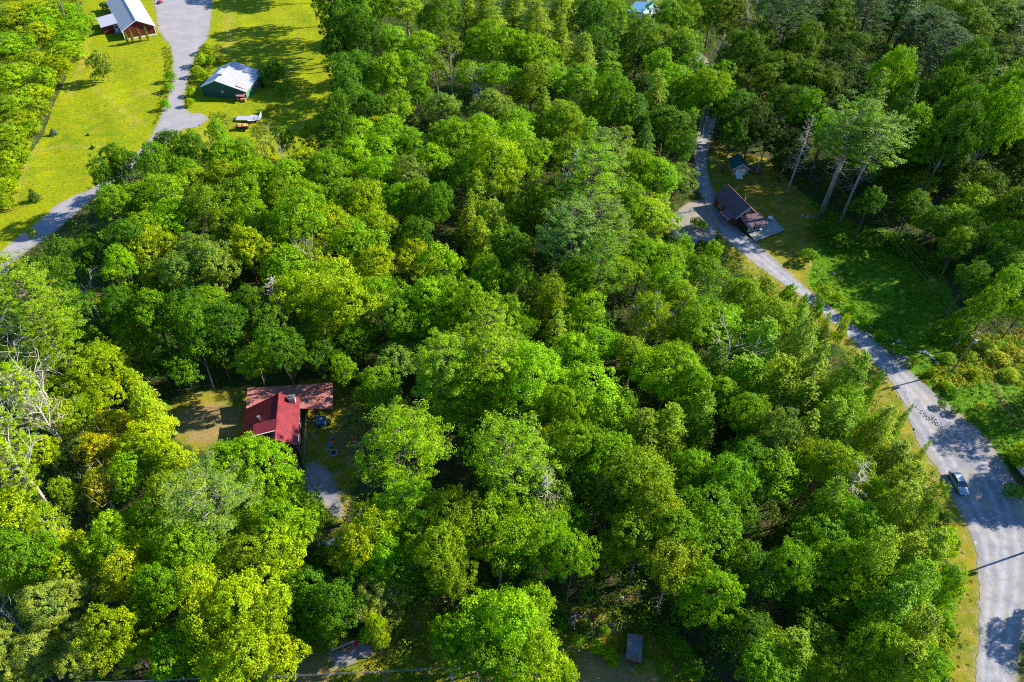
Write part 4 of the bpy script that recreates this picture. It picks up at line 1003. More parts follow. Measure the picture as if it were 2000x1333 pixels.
mat('car_paint', (.20, .30, .38), .30, .35, (.18, .28, .36), 1, spec=.5)
mat('white_car_paint', (.70, .70, .68), .3, .1, (.66, .66, .64), 1, spec=.6)
mat('tyre', (.02, .02, .02), .8, col2=(.03, .03, .03))
mat('rim', (.45, .46, .48), .35, .8, (.35, .36, .38))
mat('black_plastic', (.02, .02, .022), .5, col2=(.03, .03, .03))
mat('lamp_glass', (.75, .76, .78), .15, col2=(.6, .6, .62), spec=.8)
mat('red_lens', (.45, .02, .02), .2, col2=(.35, .02, .02), spec=.8)
mat('blue_tarp', (.035, .11, .20), .5, col2=(.025, .08, .15))
mat('blue_fabric', (.06, .30, .38), .7, col2=(.05, .25, .32))
mat('orange_fabric', (.70, .18, .08), .7, col2=(.55, .13, .06))
mat('red_fabric', (.55, .04, .08), .7, col2=(.4, .03, .06))
mat('wire', (.16, .16, .16), .4, .5)
mat('steel', (.35, .36, .37), .4, .7, (.28, .29, .30))
mat('pole_wood', (.26, .20, .15), .85, col2=(.17, .13, .10), nscale=3, stretch=(3, 3, .3))
mat('rust', (.30, .12, .05), .85, col2=(.18, .08, .04))
mat('scree', (.34, .34, .36), .95, col2=(.18, .18, .19), nscale=6, bump=.8)

def ribbed(mb, p00, p10, p11, p01, sp, rib=.035, wd=.05, th=.07):
    """roof slope: p00-p10 along the ridge, p01-p11 along the eave; slab plus raised seams running down the slope"""
    mb.slab([p00, p10, p11, p01], th)
    p00, p10, p11, p01 = map(Vector, (p00, p10, p11, p01))
    L = (p10-p00).length; n = max(2, int(L/sp)); nrm = (p10-p00).cross(p01-p00).normalized()
    if nrm.z < 0: nrm = -nrm
    for i in range(1, n):
        a = p00.lerp(p10, i/n); b = p01.lerp(p11, i/n); s = (p10-p00).normalized()*wd/2
        mb.hexa([a-s+nrm*.004, a+s+nrm*.004, b+s+nrm*.004, b-s+nrm*.004], [a-s*.6+nrm*rib, a+s*.6+nrm*rib, b+s*.6+nrm*rib, b-s*.6+nrm*rib])
def gable(root, w, l, hl, hr, rx, rh, wall, roof, oh=.35, rib=.6, roof2=None, x0=None, th=.08):
    """body with gable front at -y; rx = ridge x; returns front y"""
    xl = -w/2 if x0 is None else x0; xr = xl+w
    mb = MB(); y0, y1 = -l/2, l/2
    prof = [(xl, -.4), (xr, -.4), (xr, hr), (rx, rh), (xl, hl)]
    mb.hexa([(x, y1, z) for x, z in prof], [(x, y0, z) for x, z in prof])
    mb.build('wall', wall, root)
    sl = (rh-hl)/(rx-xl); sr = (rh-hr)/(xr-rx)
    a = MB(); ribbed(a, (rx, y0-oh, rh+th), (rx, y1+oh, rh+th), (xl-oh, y1+oh, hl-oh*sl+th), (xl-oh, y0-oh, hl-oh*sl+th), rib, th=th*.9)
    r1 = a.build('roof', roof2 or roof, root)
    a = MB(); ribbed(a, (rx+.002, y0-oh, rh+th), (rx+.002, y1+oh, rh+th), (xr+oh, y1+oh, hr-oh*sr+th), (xr+oh, y0-oh, hr-oh*sr+th), rib, th=th*.9)
    r2 = a.build('roof', roof, root)
    a = MB(); a.bar((rx, y0-oh-.02, rh+th+.02), (rx, y1+oh+.02, rh+th+.02), .09, 6); a.build('ridge_cap', roof, r2)
    # barge boards
    a = MB()
    for y in (y0-oh-.03,):
        a.hexa([(xl-oh, y, hl-oh*sl-.12), (rx, y, rh-.12), (rx, y+.05, rh-.12), (xl-oh, y+.05, hl-oh*sl-.12)], [(xl-oh, y, hl-oh*sl+.10), (rx, y, rh+.10), (rx, y+.05, rh+.10), (xl-oh, y+.05, hl-oh*sl+.10)])
        a.hexa([(rx, y, rh-.12), (xr+oh, y, hr-oh*sr-.12), (xr+oh, y+.05, hr-oh*sr-.12), (rx, y+.05, rh-.12)], [(rx, y, rh+.10), (xr+oh, y, hr-oh*sr+.10), (xr+oh, y+.05, hr-oh*sr+.10), (rx, y+.05, rh+.10)])
    return r1, r2, a
def window(root, c, wd, ht, face, frame='white_paint', name='window'):
    """face: '-y','+x','-x' outward"""
    x, y, z = c; f = MB(); p = MB(); t = .07
    def B(mb, u, v, du, dv, d, th):
        if face == '-y': mb.box((x+u, y-d, z+v), (du, th, dv))
        elif face == '+x': mb.box((x+d, y+u, z+v), (th, du, dv))
        else: mb.box((x-d, y+u, z+v), (th, du, dv))
    for s in (-1, 1): B(f, s*wd/2, 0, t, ht+t, .03, .08); B(f, 0, s*ht/2, wd-t, t, .028, .076)
    B(f, 0, 0, .04, ht-t, .024, .05)
    o = f.build(name, frame, root)
    B(p, 0, 0, wd-t, ht-t, .008, .02); p.build('pane', 'glass', o)
    return o
def door(root, c, wd, ht, face, m, glass=False):
    x, y, z = c; d = MB(); h_ = MB(); g = MB()
    def B(mb, u, v, du, dv, dd, th):
        if face == '-y': mb.box((x+u, y-dd, z+v), (du, th, dv))
        elif face == '+x': mb.box((x+dd, y+u, z+v), (th, du, dv))
        else: mb.box((x-dd, y+u, z+v), (th, du, dv))
    B(d, 0, ht/2, wd, ht, .03, .06)
    o = d.build('door', m, root)
    B(h_, wd*.38, ht*.48, .05, .12, .08, .05); h_.build('handle', 'steel', o)
    if glass: B(g, 0, ht*.70, wd*.6, ht*.38, .065, .012); g.build('pane', 'glass', o)
    return o

# ------------------------------------------------------------------ red gabled building, top left
c = np.array(G(245, 79))*.5+np.array(G(306, 68))*.5
rz = atan2(5.2, 7.8)-.02
rot = lambda x, y: (c[0]+x*cos(rz)-y*sin(rz), c[1]+x*sin(rz)+y*cos(rz))
RL = 26
A = thing('red_house', 'long dark red house with light grey metal gable roof beside the gravel drive', 'house', (*rot(0, RL/2), 0), rz)
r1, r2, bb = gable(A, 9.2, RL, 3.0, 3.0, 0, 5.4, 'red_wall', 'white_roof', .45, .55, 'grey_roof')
bb.build('trim', 'white_paint', A)
m = MB(); y0 = -RL/2
m.box((0, y0-.03, .20), (9.3, .06, .42)); m.box((4.63, 0, .20), (.06, RL, .42)); m.build('foundation', 'white_paint', A)
m = MB(); m.box((-4.55, y0-.04, 1.7), (.16, .10, 2.55)); m.box((4.55, y0-.04, 1.7), (.16, .10, 2.55)); m.build('corner_board', 'white_paint', A)
for yy in (-8, -3, 3, 8): window(A, (4.6, yy, 1.7), 1.1, 1.2, '+x')
door(A, (4.6, -.2, .3), .95, 2.05, '+x', 'white_paint', True)
m = MB(); m.path([(-5.0, y0-.3, 2.75), (-4.75, y0-.12, 2.4), (-4.72, y0-.08, .3)], .05, 6); m.build('downspout', 'white_paint', A)
# side wing with white door
m = MB(); m.hexa([(-4.61, y0+7.2, -.4), (-4.61, y0+15, -.4), (-9.4, y0+15, -.4), (-9.4, y0+7.2, -.4)], [(-4.61, y0+7.2, 2.7), (-4.61, y0+15, 2.7), (-9.4, y0+15, 2.3), (-9.4, y0+7.2, 2.3)])
m.build('wing', 'red_wall', A)
m = MB(); ribbed(m, (-4.65, y0+6.6, 3.0), (-4.65, y0+15.3, 3.0), (-9.9, y0+15.3, 2.4), (-9.9, y0+6.6, 2.4), .6); m.build('wing_roof', 'white_roof', A)
door(A, (-5.6, y0+7.2, .25), 1.1, 2.1, '-y', 'white_paint', True)
m = MB(); m.box((-5.6, y0+6.5, .08), (1.8, 1.3, .3)); m.build('step', 'concrete', A)
# motorbike-like garden machine on the gravel
x, y = G(313, 7)
A = thing('garden_tractor', 'small dark garden tractor on the gravel beside the red house', 'tractor', (x, y, .03), 1.2)
m = MB(); m.box((.55, 0, .62), (.9, .5, .42)); m.box((-.1, 0, .38), (1.7, .34, .14)); m.build('body', 'red_fabric', A, bevel=.06)
m = MB(); m.box((-.45, 0, .68), (.42, .46, .12)); m.box((-.66, 0, .86), (.08, .44, .34)); m.build('seat', 'black_plastic', A, bevel=.03)
m = MB(); m.bar((.15, 0, .7), (-.08, 0, 1.02), .02); m.cyl((-.08, 0, 1.02), .19, .03, 14); m.build('steering_wheel', 'black_plastic', A)
for sx, sy, r in ((.75, .42, .22), (.75, -.42, .22), (-.5, .48, .34), (-.5, -.48, .34)):
    m = MB(); m.cyl((sx, sy, r), r, .2, 18, 'y'); wv = m.build('wheel', 'tyre', A); m = MB(); m.cyl((sx, sy, r), r*.5, .21, 12, 'y'); m.build('rim', 'rim', wv)
m = MB(); m.box((.1, 0, .22), (.9, 1.15, .14)); m.build('mower_deck', 'black_plastic', A, bevel=.04)

# ------------------------------------------------------------------ green barn
p0 = np.array(G(396, 187)); p1 = np.array(G(485, 197)); c = (p0+p1)/2; rz = radians(-6)
rot = lambda x, y: (c[0]+x*cos(rz)-y*sin(rz), c[1]+x*sin(rz)+y*cos(rz))
BL = 12.0; BW = 12.6
A = thing('barn', 'dark green barn with white lopsided metal roof on the mown lawn', 'barn', (*rot(0, BL/2), 0), rz)
r1, r2, bb = gable(A, BW, BL, 2.7, 2.6, -1.6, 4.9, 'green_wall', 'white_roof', .35, .5, 'white_roof')
bb.build('trim', 'green_wall_light', A)
y0 = -BL/2
m = MB(); m.box((BW/2+.02, 0, 1.1), (.04, BL-.1, 3.0)); m.build('side_boards', 'green_wall_light', A)
m = MB(); ribbed(m, (3.7, y0+.6, 3.78), (3.7, y0+3.4, 3.78), (6.45, y0+3.4, 2.70), (6.45, y0+.6, 2.70), .3, th=.02); m.build('rusty_sheet', mat('pink_sheet', (.50, .33, .33), .6, .2, (.56, .46, .46), 1.2), A)
m = MB()
m.hexa([(-2.2, y0+3.2, 4.3), (-1.0, y0+3.2, 4.3), (-1.0, y0+6.0, 4.3), (-2.2, y0+6.0, 4.3)], [(-2.2, y0+3.2, 5.45), (-1.0, y0+3.2, 5.45), (-1.0, y0+6.0, 5.45), (-2.2, y0+6.0, 5.45)])
cu = m.build('cupola', 'white_roof', A)
m = MB(); m.slab([(-2.45, y0+2.9, 5.55), (-.75, y0+2.9, 5.55), (-.75, y0+6.3, 5.55), (-2.45, y0+6.3, 5.55)], .08); m.build('cap', 'white_roof', cu)
# lean-to hutch at the front right corner
m = MB()
for s in (4.2, 6.2): m.box((s, y0-1.3, .75), (.12, .12, 1.9)); m.box((s, y0-.65, .5), (.06, 1.2, 1.0))
m.box((5.2, y0-.7, .12), (2.0, 1.3, .1)); m.build('hutch', 'brown_wood', A)
m = MB(); ribbed(m, (4.0, y0-.36, 2.1), (6.4, y0-.36, 2.1), (6.4, y0-1.6, 1.75), (4.0, y0-1.6, 1.75), .4); m.build('hutch_roof', 'rust_roof', A)
m = MB(); m.box((5.2, y0-.7, .45), (.9, .7, .5)); m.build('crate', 'fresh_wood', A)
window(A, (BW/2+.04, 1.5, 1.5), .9, .8, '+x')
window(A, (-.4, y0, 1.9), .6, .5, '-y')
x, y = G(514, 171)
B_ = thing('oil_tank', 'dark upright tank standing between the green barn and its bush', 'tank', (x, y, 0), .2)
m = MB(); m.cyl((0, 0, .95), .5, 1.3, 16); m.build('tank', 'black_plastic', B_, bevel=.05)
m = MB()
for a in range(4): m.box((.35*cos(a*pi/2+.8), .35*sin(a*pi/2+.8), .15), (.08, .08, .4))
m.build('leg', 'steel', B_)

# ------------------------------------------------------------------ trailers on the lawn
def wheel_pair(A, pts, r=.34):
    for x, y in pts:
        m = MB(); m.cyl((x, y, r), r, .2, 18, 'y'); w_ = m.build('wheel', 'tyre', A); m = MB(); m.cyl((x, y+(-.02 if y < 0 else .02), r), r*.55, .2, 12, 'y'); m.build('rim', 'rim', w_)
a = np.array(G(459, 235, .7)); b = np.array(G(507, 234, .7)); c = (a+b)/2
A = thing('trailer', 'long white-decked utility trailer with raised end ramp on the lawn', 'trailer', (c[0], c[1]+1.15, gz(*c)), .07)
m = MB()
for i in range(11): m.box((0, -1.12+i*.224, .72), (6.2, .20, .07))
m.build('deck', mat('pale_deck', (.50, .50, .56), .5, .2, (.36, .36, .42), 2, stretch=(.3, 4, 1)), A)
m = MB(); m.box((0, -1.24, .66), (6.4, .08, .26)); m.box((0, 1.24, .66), (6.4, .08, .26)); m.box((-3.2, 0, .66), (.08, 2.4, .26)); m.box((-3.9, 0, .6), (1.5, .1, .1)); m.bar((-3.2, 1.1, .6), (-4.5, 0, .6), .05); m.bar((-3.2, -1.1, .6), (-4.5, 0, .6), .05)
m.build('frame', 'steel', A)
m = MB()
for i in range(6): m.box((3.28, -1.1+i*.44, 1.35), (.05, .06, 1.3))
m.box((3.28, 0, 2.0), (.07, 2.4, .08)); m.box((3.28, 0, 1.35), (.07, 2.4, .06)); m.build('ramp', 'white_paint', A)
wheel_pair(A, [(.5, -1.42), (1.3, -1.42), (.5, 1.42), (1.3, 1.42)])
for s in (-1.42, 1.42): m = MB(); m.box((.9, s, .74), (1.8, .26, .05)); m.build('fender', 'white_paint', A)
a = np.array(G(474, 249, .9))
A = thing('cart', 'short black trailer heaped with split firewood beside the long trailer', 'trailer', (a[0], a[1], gz(*a)), .0)
m = MB(); m.box((0, 0, .62), (3.2, 1.7, .08))
for s in (-1, 1): m.box((0, s*.84, .92), (3.2, .06, .54)); m.box((s*1.58, 0, .92), (.06, 1.62, .54))
m.bar((-1.6, .6, .6), (-2.7, 0, .55), .05); m.bar((-1.6, -.6, .6), (-2.7, 0, .55), .05); m.build('box', 'black_plastic', A)
wheel_pair(A, [(.1, -1.02), (.1, 1.02)], .36)
rr = random.Random(3); LOGP = MB(); LOGP.cyl((0, 0, 0), .17, .9, 8, 'x'); lm = LOGP.mesh('log', 'fresh_wood', False)
for i in range(22):
    x = rr.uniform(-1.2, 1.2); yy = rr.uniform(-.6, .6); z = .85+rr.uniform(0, .45)*(1-abs(x)/1.6)
    o = link(bpy.data.objects.new('firewood_log', lm)); o.matrix_world = Matrix.Translation((a[0]+x, a[1]+yy, z+gz(*a)+.12)) @ Matrix.Rotation(rr.uniform(-.8, .8), 4, 'Z') @ Matrix.Rotation(rr.uniform(-.3, .3), 4, 'Y')
    tag(o, 'fresh orange split log heaped on the short black trailer', 'log', 'split logs on the short trailer')

# ------------------------------------------------------------------ brown cabin by the road
c0 = np.array([50.3, 142.2]); rz = radians(22)
rot = lambda x, y: (c0[0]+x*cos(rz)-y*sin(rz), c0[1]+x*sin(rz)+y*cos(rz))
A = thing('cabin', 'small log cabin with purplish brown metal roofs beside the bend of the road', 'cabin', (*c0, 0), rz)
r1, r2, bb = gable(A, 5.4, 9.0, 2.7, 2.7, .2, 4.9, 'log_wall', 'rust_roof', .3, .4, 'brown_roof')
bb.build('trim', 'white_paint', A)
y0 = -4.5
m = MB(); m.hexa([(-1.9, y0-.01, -.3), (2.9, y0-.01, -.3), (2.9, y0-3.6, -.3), (-1.9, y0-3.6, -.3)], [(-1.9, y0-.01, 2.9), (2.9, y0-.01, 2.9), (2.9, y0-3.6, 2.3), (-1.9, y0-3.6, 2.3)])
m.build('front_room', 'dark_wall', A)
m = MB(); ribbed(m, (-2.2, y0-.32, 3.05), (3.2, y0-.32, 3.05), (3.2, y0-4.0, 2.42), (-2.2, y0-4.0, 2.42), .4); m.build('front_roof', 'brown_roof', A)
m = MB(); ribbed(m, (-3.02, y0+.2, 2.55), (-3.02, y0+3.6, 2.55), (-4.7, y0+3.6, 2.15), (-4.7, y0+.2, 2.15), .4); m.build('porch_roof', 'brown_roof', A)
m = MB(); m.box((-4.5, y0+.4, 1), (.12, .12, 2.2)); m.box((-4.5, y0+3.4, 1), (.12, .12, 2.2)); m.build('porch_post', 'brown_wood', A)
for xx in (-1.0, .9): window(A, (xx, y0-3.6, 1.4), 1.2, 1.0, '-y')
door(A, (2.2, y0-3.6, .1), .85, 1.95, '-y', 'white_paint', True)
window(A, (.2, y0-.0, 3.5), .9, .6, '-y')
for yy in (-2.2, 1.8): window(A, (-2.7, yy, 1.5), .9, .9, '-x')
m = MB(); m.bar((1.4, -1, 3.6), (1.4, -1, 5.0), .12, 10); m.build('chimney_pipe', 'steel', A)
D = [G(*q, .45) for q in ((1461, 455), (1507, 421), (1532, 450), (1476, 471))]
ctr = np.mean(D, 0)
DK = thing('deck', 'weathered grey plank deck in front of the brown cabin', 'deck', (*ctr, 0), 0)
L_ = [(p[0]-ctr[0], p[1]-ctr[1]) for p in D]
m = MB(); n = 15
def lp(a, b, t): return (a[0]+(b[0]-a[0])*t, a[1]+(b[1]-a[1])*t)
for i in range(n):
    t0, t1 = i/n+.008, (i+1)/n-.008
    q = [lp(L_[1], L_[2], t0), lp(L_[1], L_[2], t1), lp(L_[0], L_[3], t1), lp(L_[0], L_[3], t0)]
    m.hexa([(x, y, .38) for x, y in q][::-1], [(x, y, .45) for x, y in q][::-1])
m.build('planks', 'deck_wood', DK)
m = MB()
for q in L_: m.box((q[0]*.93, q[1]*.93, .1), (.15, .15, .5))
m.hexa([(x*.98, y*.98, .2) for x, y in L_][::-1], [(x*.98, y*.98, .37) for x, y in L_][::-1]); m.build('frame', 'brown_wood', DK)
# things on the deck
def chair(x, y, z, rz, m1, label):
    A = thing('patio_chair', label, 'chair', (x, y, z), rz)
    m = MB(); m.box((0, 0, .42), (.52, .5, .05)); m.build('seat', m1, A)
    m = MB(); m.hexa([(-.26, .22, .45), (.26, .22, .45), (.26, .26, .45), (-.26, .26, .45)], [(-.26, .38, 1.0), (.26, .38, 1.0), (.26, .42, 1.0), (-.26, .42, 1.0)]); m.build('backrest', m1, A)
    for sx in (-1, 1):
        for sy in (-1, 1): m = MB(); m.bar((sx*.24, sy*.22, 0), (sx*.22, sy*.2, .42), .02); m.build('leg', 'steel', A)
        m = MB(); m.box((sx*.28, 0, .64), (.05, .5, .04)); m.build('armrest', m1, A)
    return A
for px, py, rz_, mm, lb in ((1471, 453, 2.6, 'blue_fabric', 'blue patio chair on the grey deck'), (1478, 450, .4, 'orange_fabric', 'orange patio chair on the grey deck'), (1485, 451, 1.2, 'white_paint', 'white patio chair on the grey deck')):
    x, y = G(px, py, .45); chair(x, y, .455, rz_, mm, lb)
x, y = G(1503, 430, .45)
T_ = thing('patio_table', 'pale round table at the upper corner of the grey deck', 'table', (x, y, .455))
m = MB(); m.cyl((0, 0, .72), .6, .04, 20); m.build('tabletop', 'white_paint', T_); m = MB(); m.bar((0, 0, 0), (0, 0, .7), .04); m.box((0, 0, .03), (.6, .6, .04)); m.build('pedestal', 'steel', T_)
x, y = G(1426, 417); T_ = thing('rain_barrel', 'bright blue barrel at the road side of the brown cabin', 'barrel', (x, y, 0))
m = MB(); m.path([(0, 0, 0), (0, 0, .3), (0, 0, .6), (0, 0, .9)], [.27, .32, .32, .27], 14); m.build('drum', mat('blue_plastic', (.06, .07, .55), .4), T_, True); m = MB(); m.cyl((0, 0, .91), .28, .04, 14); m.build('lid', 'black_plastic', T_)

# ------------------------------------------------------------------ teal-roofed shed
c0 = np.array([54.9, 161.3]); rz = radians(4)
rot = lambda x, y: (c0[0]+x*cos(rz)-y*sin(rz), c0[1]+x*sin(rz)+y*cos(rz))
A = thing('shed', 'small plank shed with teal roof and ramp in the shade by the road', 'shed', (*c0, 0), rz)
r1, r2, bb = gable(A, 3.8, 4.4, 2.0, 2.0, 0, 3.3, 'plank', 'teal_roof', .3, .4)
bb.build('trim', 'white_paint', A)
m = MB(); y0 = -2.2
for s in (-.62, .62): m.box((s, y0-.03, .95), (1.1, .05, 1.75))
dd = m.build('door', 'white_paint', A)
m = MB(); m.box((.08, y0-.08, .95), (.05, .06, .2)); m.build('handle', 'black_plastic', dd)
m = MB(); m.hexa([(-1.1, y0-.06, -.05), (.5, y0-.06, -.05), (.5, y0-1.7, -.05), (-1.1, y0-1.7, -.05)][::-1], [(-1.1, y0-.06, .28), (.5, y0-.06, .28), (.5, y0-1.7, .03), (-1.1, y0-1.7, .03)][::-1]); m.build('ramp', 'white_paint', A)
q = [G(*p, .3) for p in ((1466, 322), (1485, 320), (1485, 342), (1466, 341))]; ctr = np.mean(q, 0)
A = thing('platform', 'low brown timber platform right of the teal-roofed shed', 'platform', (*ctr, 0))
m = MB()
for i in range(9): m.box((-1.15+i*.29, 0, .27), (.26, 3.3, .06))
m.build('planks', 'brown_wood', A)
m = MB()
for sx in (-1.1, 1.1): m.box((sx, 0, .1), (.12, 3.2, .28))
m.build('frame', 'brown_wood', A)
x, y = G(1456, 341); A = thing('cart', 'small blue handcart in front of the teal-roofed shed', 'cart', (x, y, 0), .3)
m = MB(); m.hexa([(-.5, -.35, .3), (.5, -.35, .3), (.5, .35, .3), (-.5, .35, .3)], [(-.65, -.45, .65), (.65, -.45, .65), (.65, .45, .65), (-.65, .45, .65)]); m.build('tub', 'blue_tarp', A)
wheel_pair(A, [(0, -.5), (0, .5)], .24)

# ------------------------------------------------------------------ red-roofed house in the woods
c0 = np.array([-37.0, 71.7]); rz = radians(11)
A = thing('lodge', 'dark timber house with bright red ribbed metal roof and rust-brown rear wing', 'house', (*c0, 0), rz)
# main block (ridge along y)
r1, r2, bb = gable(A, 8.6, 9.0, 3.0, 4.3, .2, 6.1, 'dark_wall', 'red_roof', .3, .42, x0=-5.6)
bb.build('trim', 'dark_wall', A)
# rear wing with shallow rust-brown roof
m = MB(); m.hexa([(-6.3, 3.2, -.4), (7.6, 1.0, -.4), (7.6, 6.2, -.4), (-6.3, 8.4, -.4)], [(-6.3, 3.2, 2.6), (7.6, 1.0, 2.6), (7.6, 6.2, 3.3), (-6.3, 8.4, 3.3)]); 
wx = [(-44.43, 79.63), (-30.34, 81.73), (-29.42, 76.43), (-43.65, 75.73)]
def loc(x, y):
    dx, dy = x-c0[0], y-c0[1]; return (dx*cos(rz)+dy*sin(rz), -dx*sin(rz)+dy*cos(rz))
W0, W1, W2, W3 = [loc(*p) for p in wx]
m = MB(); sh = lambda p, k: (W_c[0]+(p[0]-W_c[0])*k, W_c[1]+(p[1]-W_c[1])*k)
W_c = ((W0[0]+W1[0]+W2[0]+W3[0])/4, (W0[1]+W1[1]+W2[1]+W3[1])/4)
i0, i1, i2, i3 = [sh(p, .94) for p in (W0, W1, W2, W3)]
# solid left part, open carport at the right end
k = lambda a, b, t: (a[0]+(b[0]-a[0])*t, a[1]+(b[1]-a[1])*t)
e0, e3 = k(i0, i1, .60), k(i3, i2, .60)
m.hexa([(*i3, -.4), (*e3, -.4), (*e0, -.4), (*i0, -.4)], [(*i3, 2.6), (*e3, 2.6), (*e0, 3.15), (*i0, 3.15)])
m.hexa([(*k(e0, e3, .12), -.3), (*k(i1, i2, .12), -.3), (*i1, -.3), (*e0, -.3)], [(*k(e0, e3, .12), 3.0), (*k(i1, i2, .12), 3.0), (*i1, 3.1), (*e0, 3.1)])
m.build('wing', 'dark_wall', A)
m = MB(); ribbed(m, (*W0, 3.35), (*W1, 3.35), (*W2, 2.78), (*W3, 2.78), .6); m.build('wing_roof', 'rust_roof', A)
m = MB()
for p in (i2, k(e3, i2, .5)): m.box((p[0], p[1], 1.2), (.16, .16, 2.9))
m.build('post', 'brown_wood', A)
m = MB(); m.box((2.2, 3.9, 4.6), (1.0, .8, 2.6)); ch = m.build('chimney', 'concrete', A)
m = MB()
for s in (-.3, 0, .3): m.box((2.2+s, 3.9, 6.0), (.14, .5, .3))
m.box((2.2, 3.9, 5.93), (1.15, .95, .08)); m.build('cap', 'steel', ch)
m = MB(); m.bar((-2.9, .9, 4.0), (-2.9, .9, 5.3), .16, 10); m.cyl((-2.9, .9, 5.35), .27, .2, 12); m.build('vent_pipe', 'steel', A)
# shed dormer with white rails
m = MB(); m.hexa([(-3.2, -2.7, 3.9), (-.4, -2.7, 5.2), (-.4, -.9, 5.2), (-3.2, -.9, 3.9)], [(-3.2, -2.7, 5.25), (-.4, -2.7, 6.0), (-.4, -.9, 6.0), (-3.2, -.9, 5.25)]); dm = m.build('dormer', 'brown_wood', A)
m = MB(); ribbed(m, (.15, -2.95, 6.2), (.15, 3.4, 6.2), (-3.4, 1.6, 5.38), (-3.4, -2.95, 5.38), .42)
m2 = MB(); m2.slab([(-3.5, -3.0, 5.42), (.1, -3.0, 6.25), (.1, -.6, 6.25), (-3.5, -.6, 5.42)], .09); m2.build('dormer_roof', 'red_roof', dm)
m = MB()
m.bar((-3.55, -3.05, 5.4), (.05, -3.05, 6.2), .09, 4); m.bar((-3.3, -3.05, 4.0), (-3.3, -3.05, 5.4), .07, 4); m.bar((-.3, -3.05, 5.2), (-.3, -3.05, 6.1), .07, 4); m.bar((-1.0, -3.06, 4.95), (-.2, -3.06, 6.05), .05, 4); m.bar((-.9, -3.07, 5.9), (-.2, -3.07, 5.2), .05, 4)
m.build('dormer_frame', 'white_paint', dm)
window(A, (3.0, 1.5, 2.0), 1.3, 1.2, '+x'); window(A, (3.0, -2, 2.0), 1.3, 1.2, '+x')
door(A, (3.0, -3.6, .1), .95, 2.0, '+x', 'brown_wood')
for xx in (-3.6, -1.0, 1.4): window(A, (xx, -4.5, 1.8), 1.1, 1.1, '-y')
m = MB()
for i in range(10): m.box((3.9, -4.4+i*.95, 1.0), (.10, .10, 2.0+.3*(i % 2)))
m.box((3.9, 0, 1.9), (.08, 9.2, .08)); m.box((3.9, 0, 1.0), (.08, 9.2, .08)); m.build('trellis', 'pole_wood', A)
m = MB(); m.box((1.2, -6.3, 1.1), (3.2, 3.2, .12)); m.build('porch_floor', 'deck_wood', A)
m = MB(); ribbed(m, (-1.2, -4.82, 3.0), (2.9, -4.82, 3.0), (2.9, -8.1, 2.4), (-1.2, -8.1, 2.4), .42); m.build('porch_roof', 'red_roof', A)
x, y = G(626, 822, .8); T_ = thing('covered_trailer', 'low blue tarp-covered cart under the edge of the rust-brown roof', 'cart', (x, y, 0), rz)
m = MB(); m.hexa([(-.9, -.9, .4), (.9, -.9, .4), (.9, .9, .4), (-.9, .9, .4)], [(-.8, -.8, 1.05), (.8, -.8, 1.0), (.8, .8, 1.1), (-.8, .8, 1.15)]); m.build('tarp', 'blue_tarp', T_, bevel=.1)
wheel_pair(T_, [(0, -1.0), (0, 1.0)], .28)
for px, py, mm, lb, r_ in ((649, 858, 'blue_fabric', 'upper teal patio chair by the stone circle', 2.0), (650, 868, 'orange_fabric', 'small orange patio chair between the two teal ones', 1.2), (646, 873, 'blue_fabric', 'lower teal patio chair by the stone circle', .6)):
    x, y = G(px, py); chair(x, y, .0, r_, mm, lb)
x, y = G(652, 886); T_ = thing('fire_pit', 'round stone fire ring at the edge of the patio circle', 'fire pit', (x, y, 0))
m = MB()
for i in range(14): m.box((.6*cos(i*.449), .6*sin(i*.449), .14), (.26, .2, .3), i*.449+pi/2)
m.build('stone_ring', 'stone', T_, bevel=.03); m = MB(); m.cyl((0, 0, .05), .5, .05, 16); m.build('ash_bed', 'black_plastic', T_)
# glimpse of a blue car roof under the trees
# ------------------------------------------------------------------ blue-roofed building, top
c0 = np.array([39.4, 259.5]); A = thing('outbuilding', 'small outbuilding with pale blue metal roof among the trees at the top', 'building', (*c0, 0), radians(-25))
gable(A, 6.5, 9.5, 2.8, 2.8, 2.6, 3.6, 'white_paint', 'blue_roof', .3, .5)[2].build('trim', 'white_paint', A)
window(A, (-1, -4.75, 1.5), 1, 1, '-y'); door(A, (1.2, -4.75, 0), .9, 2, '-y', 'brown_wood')

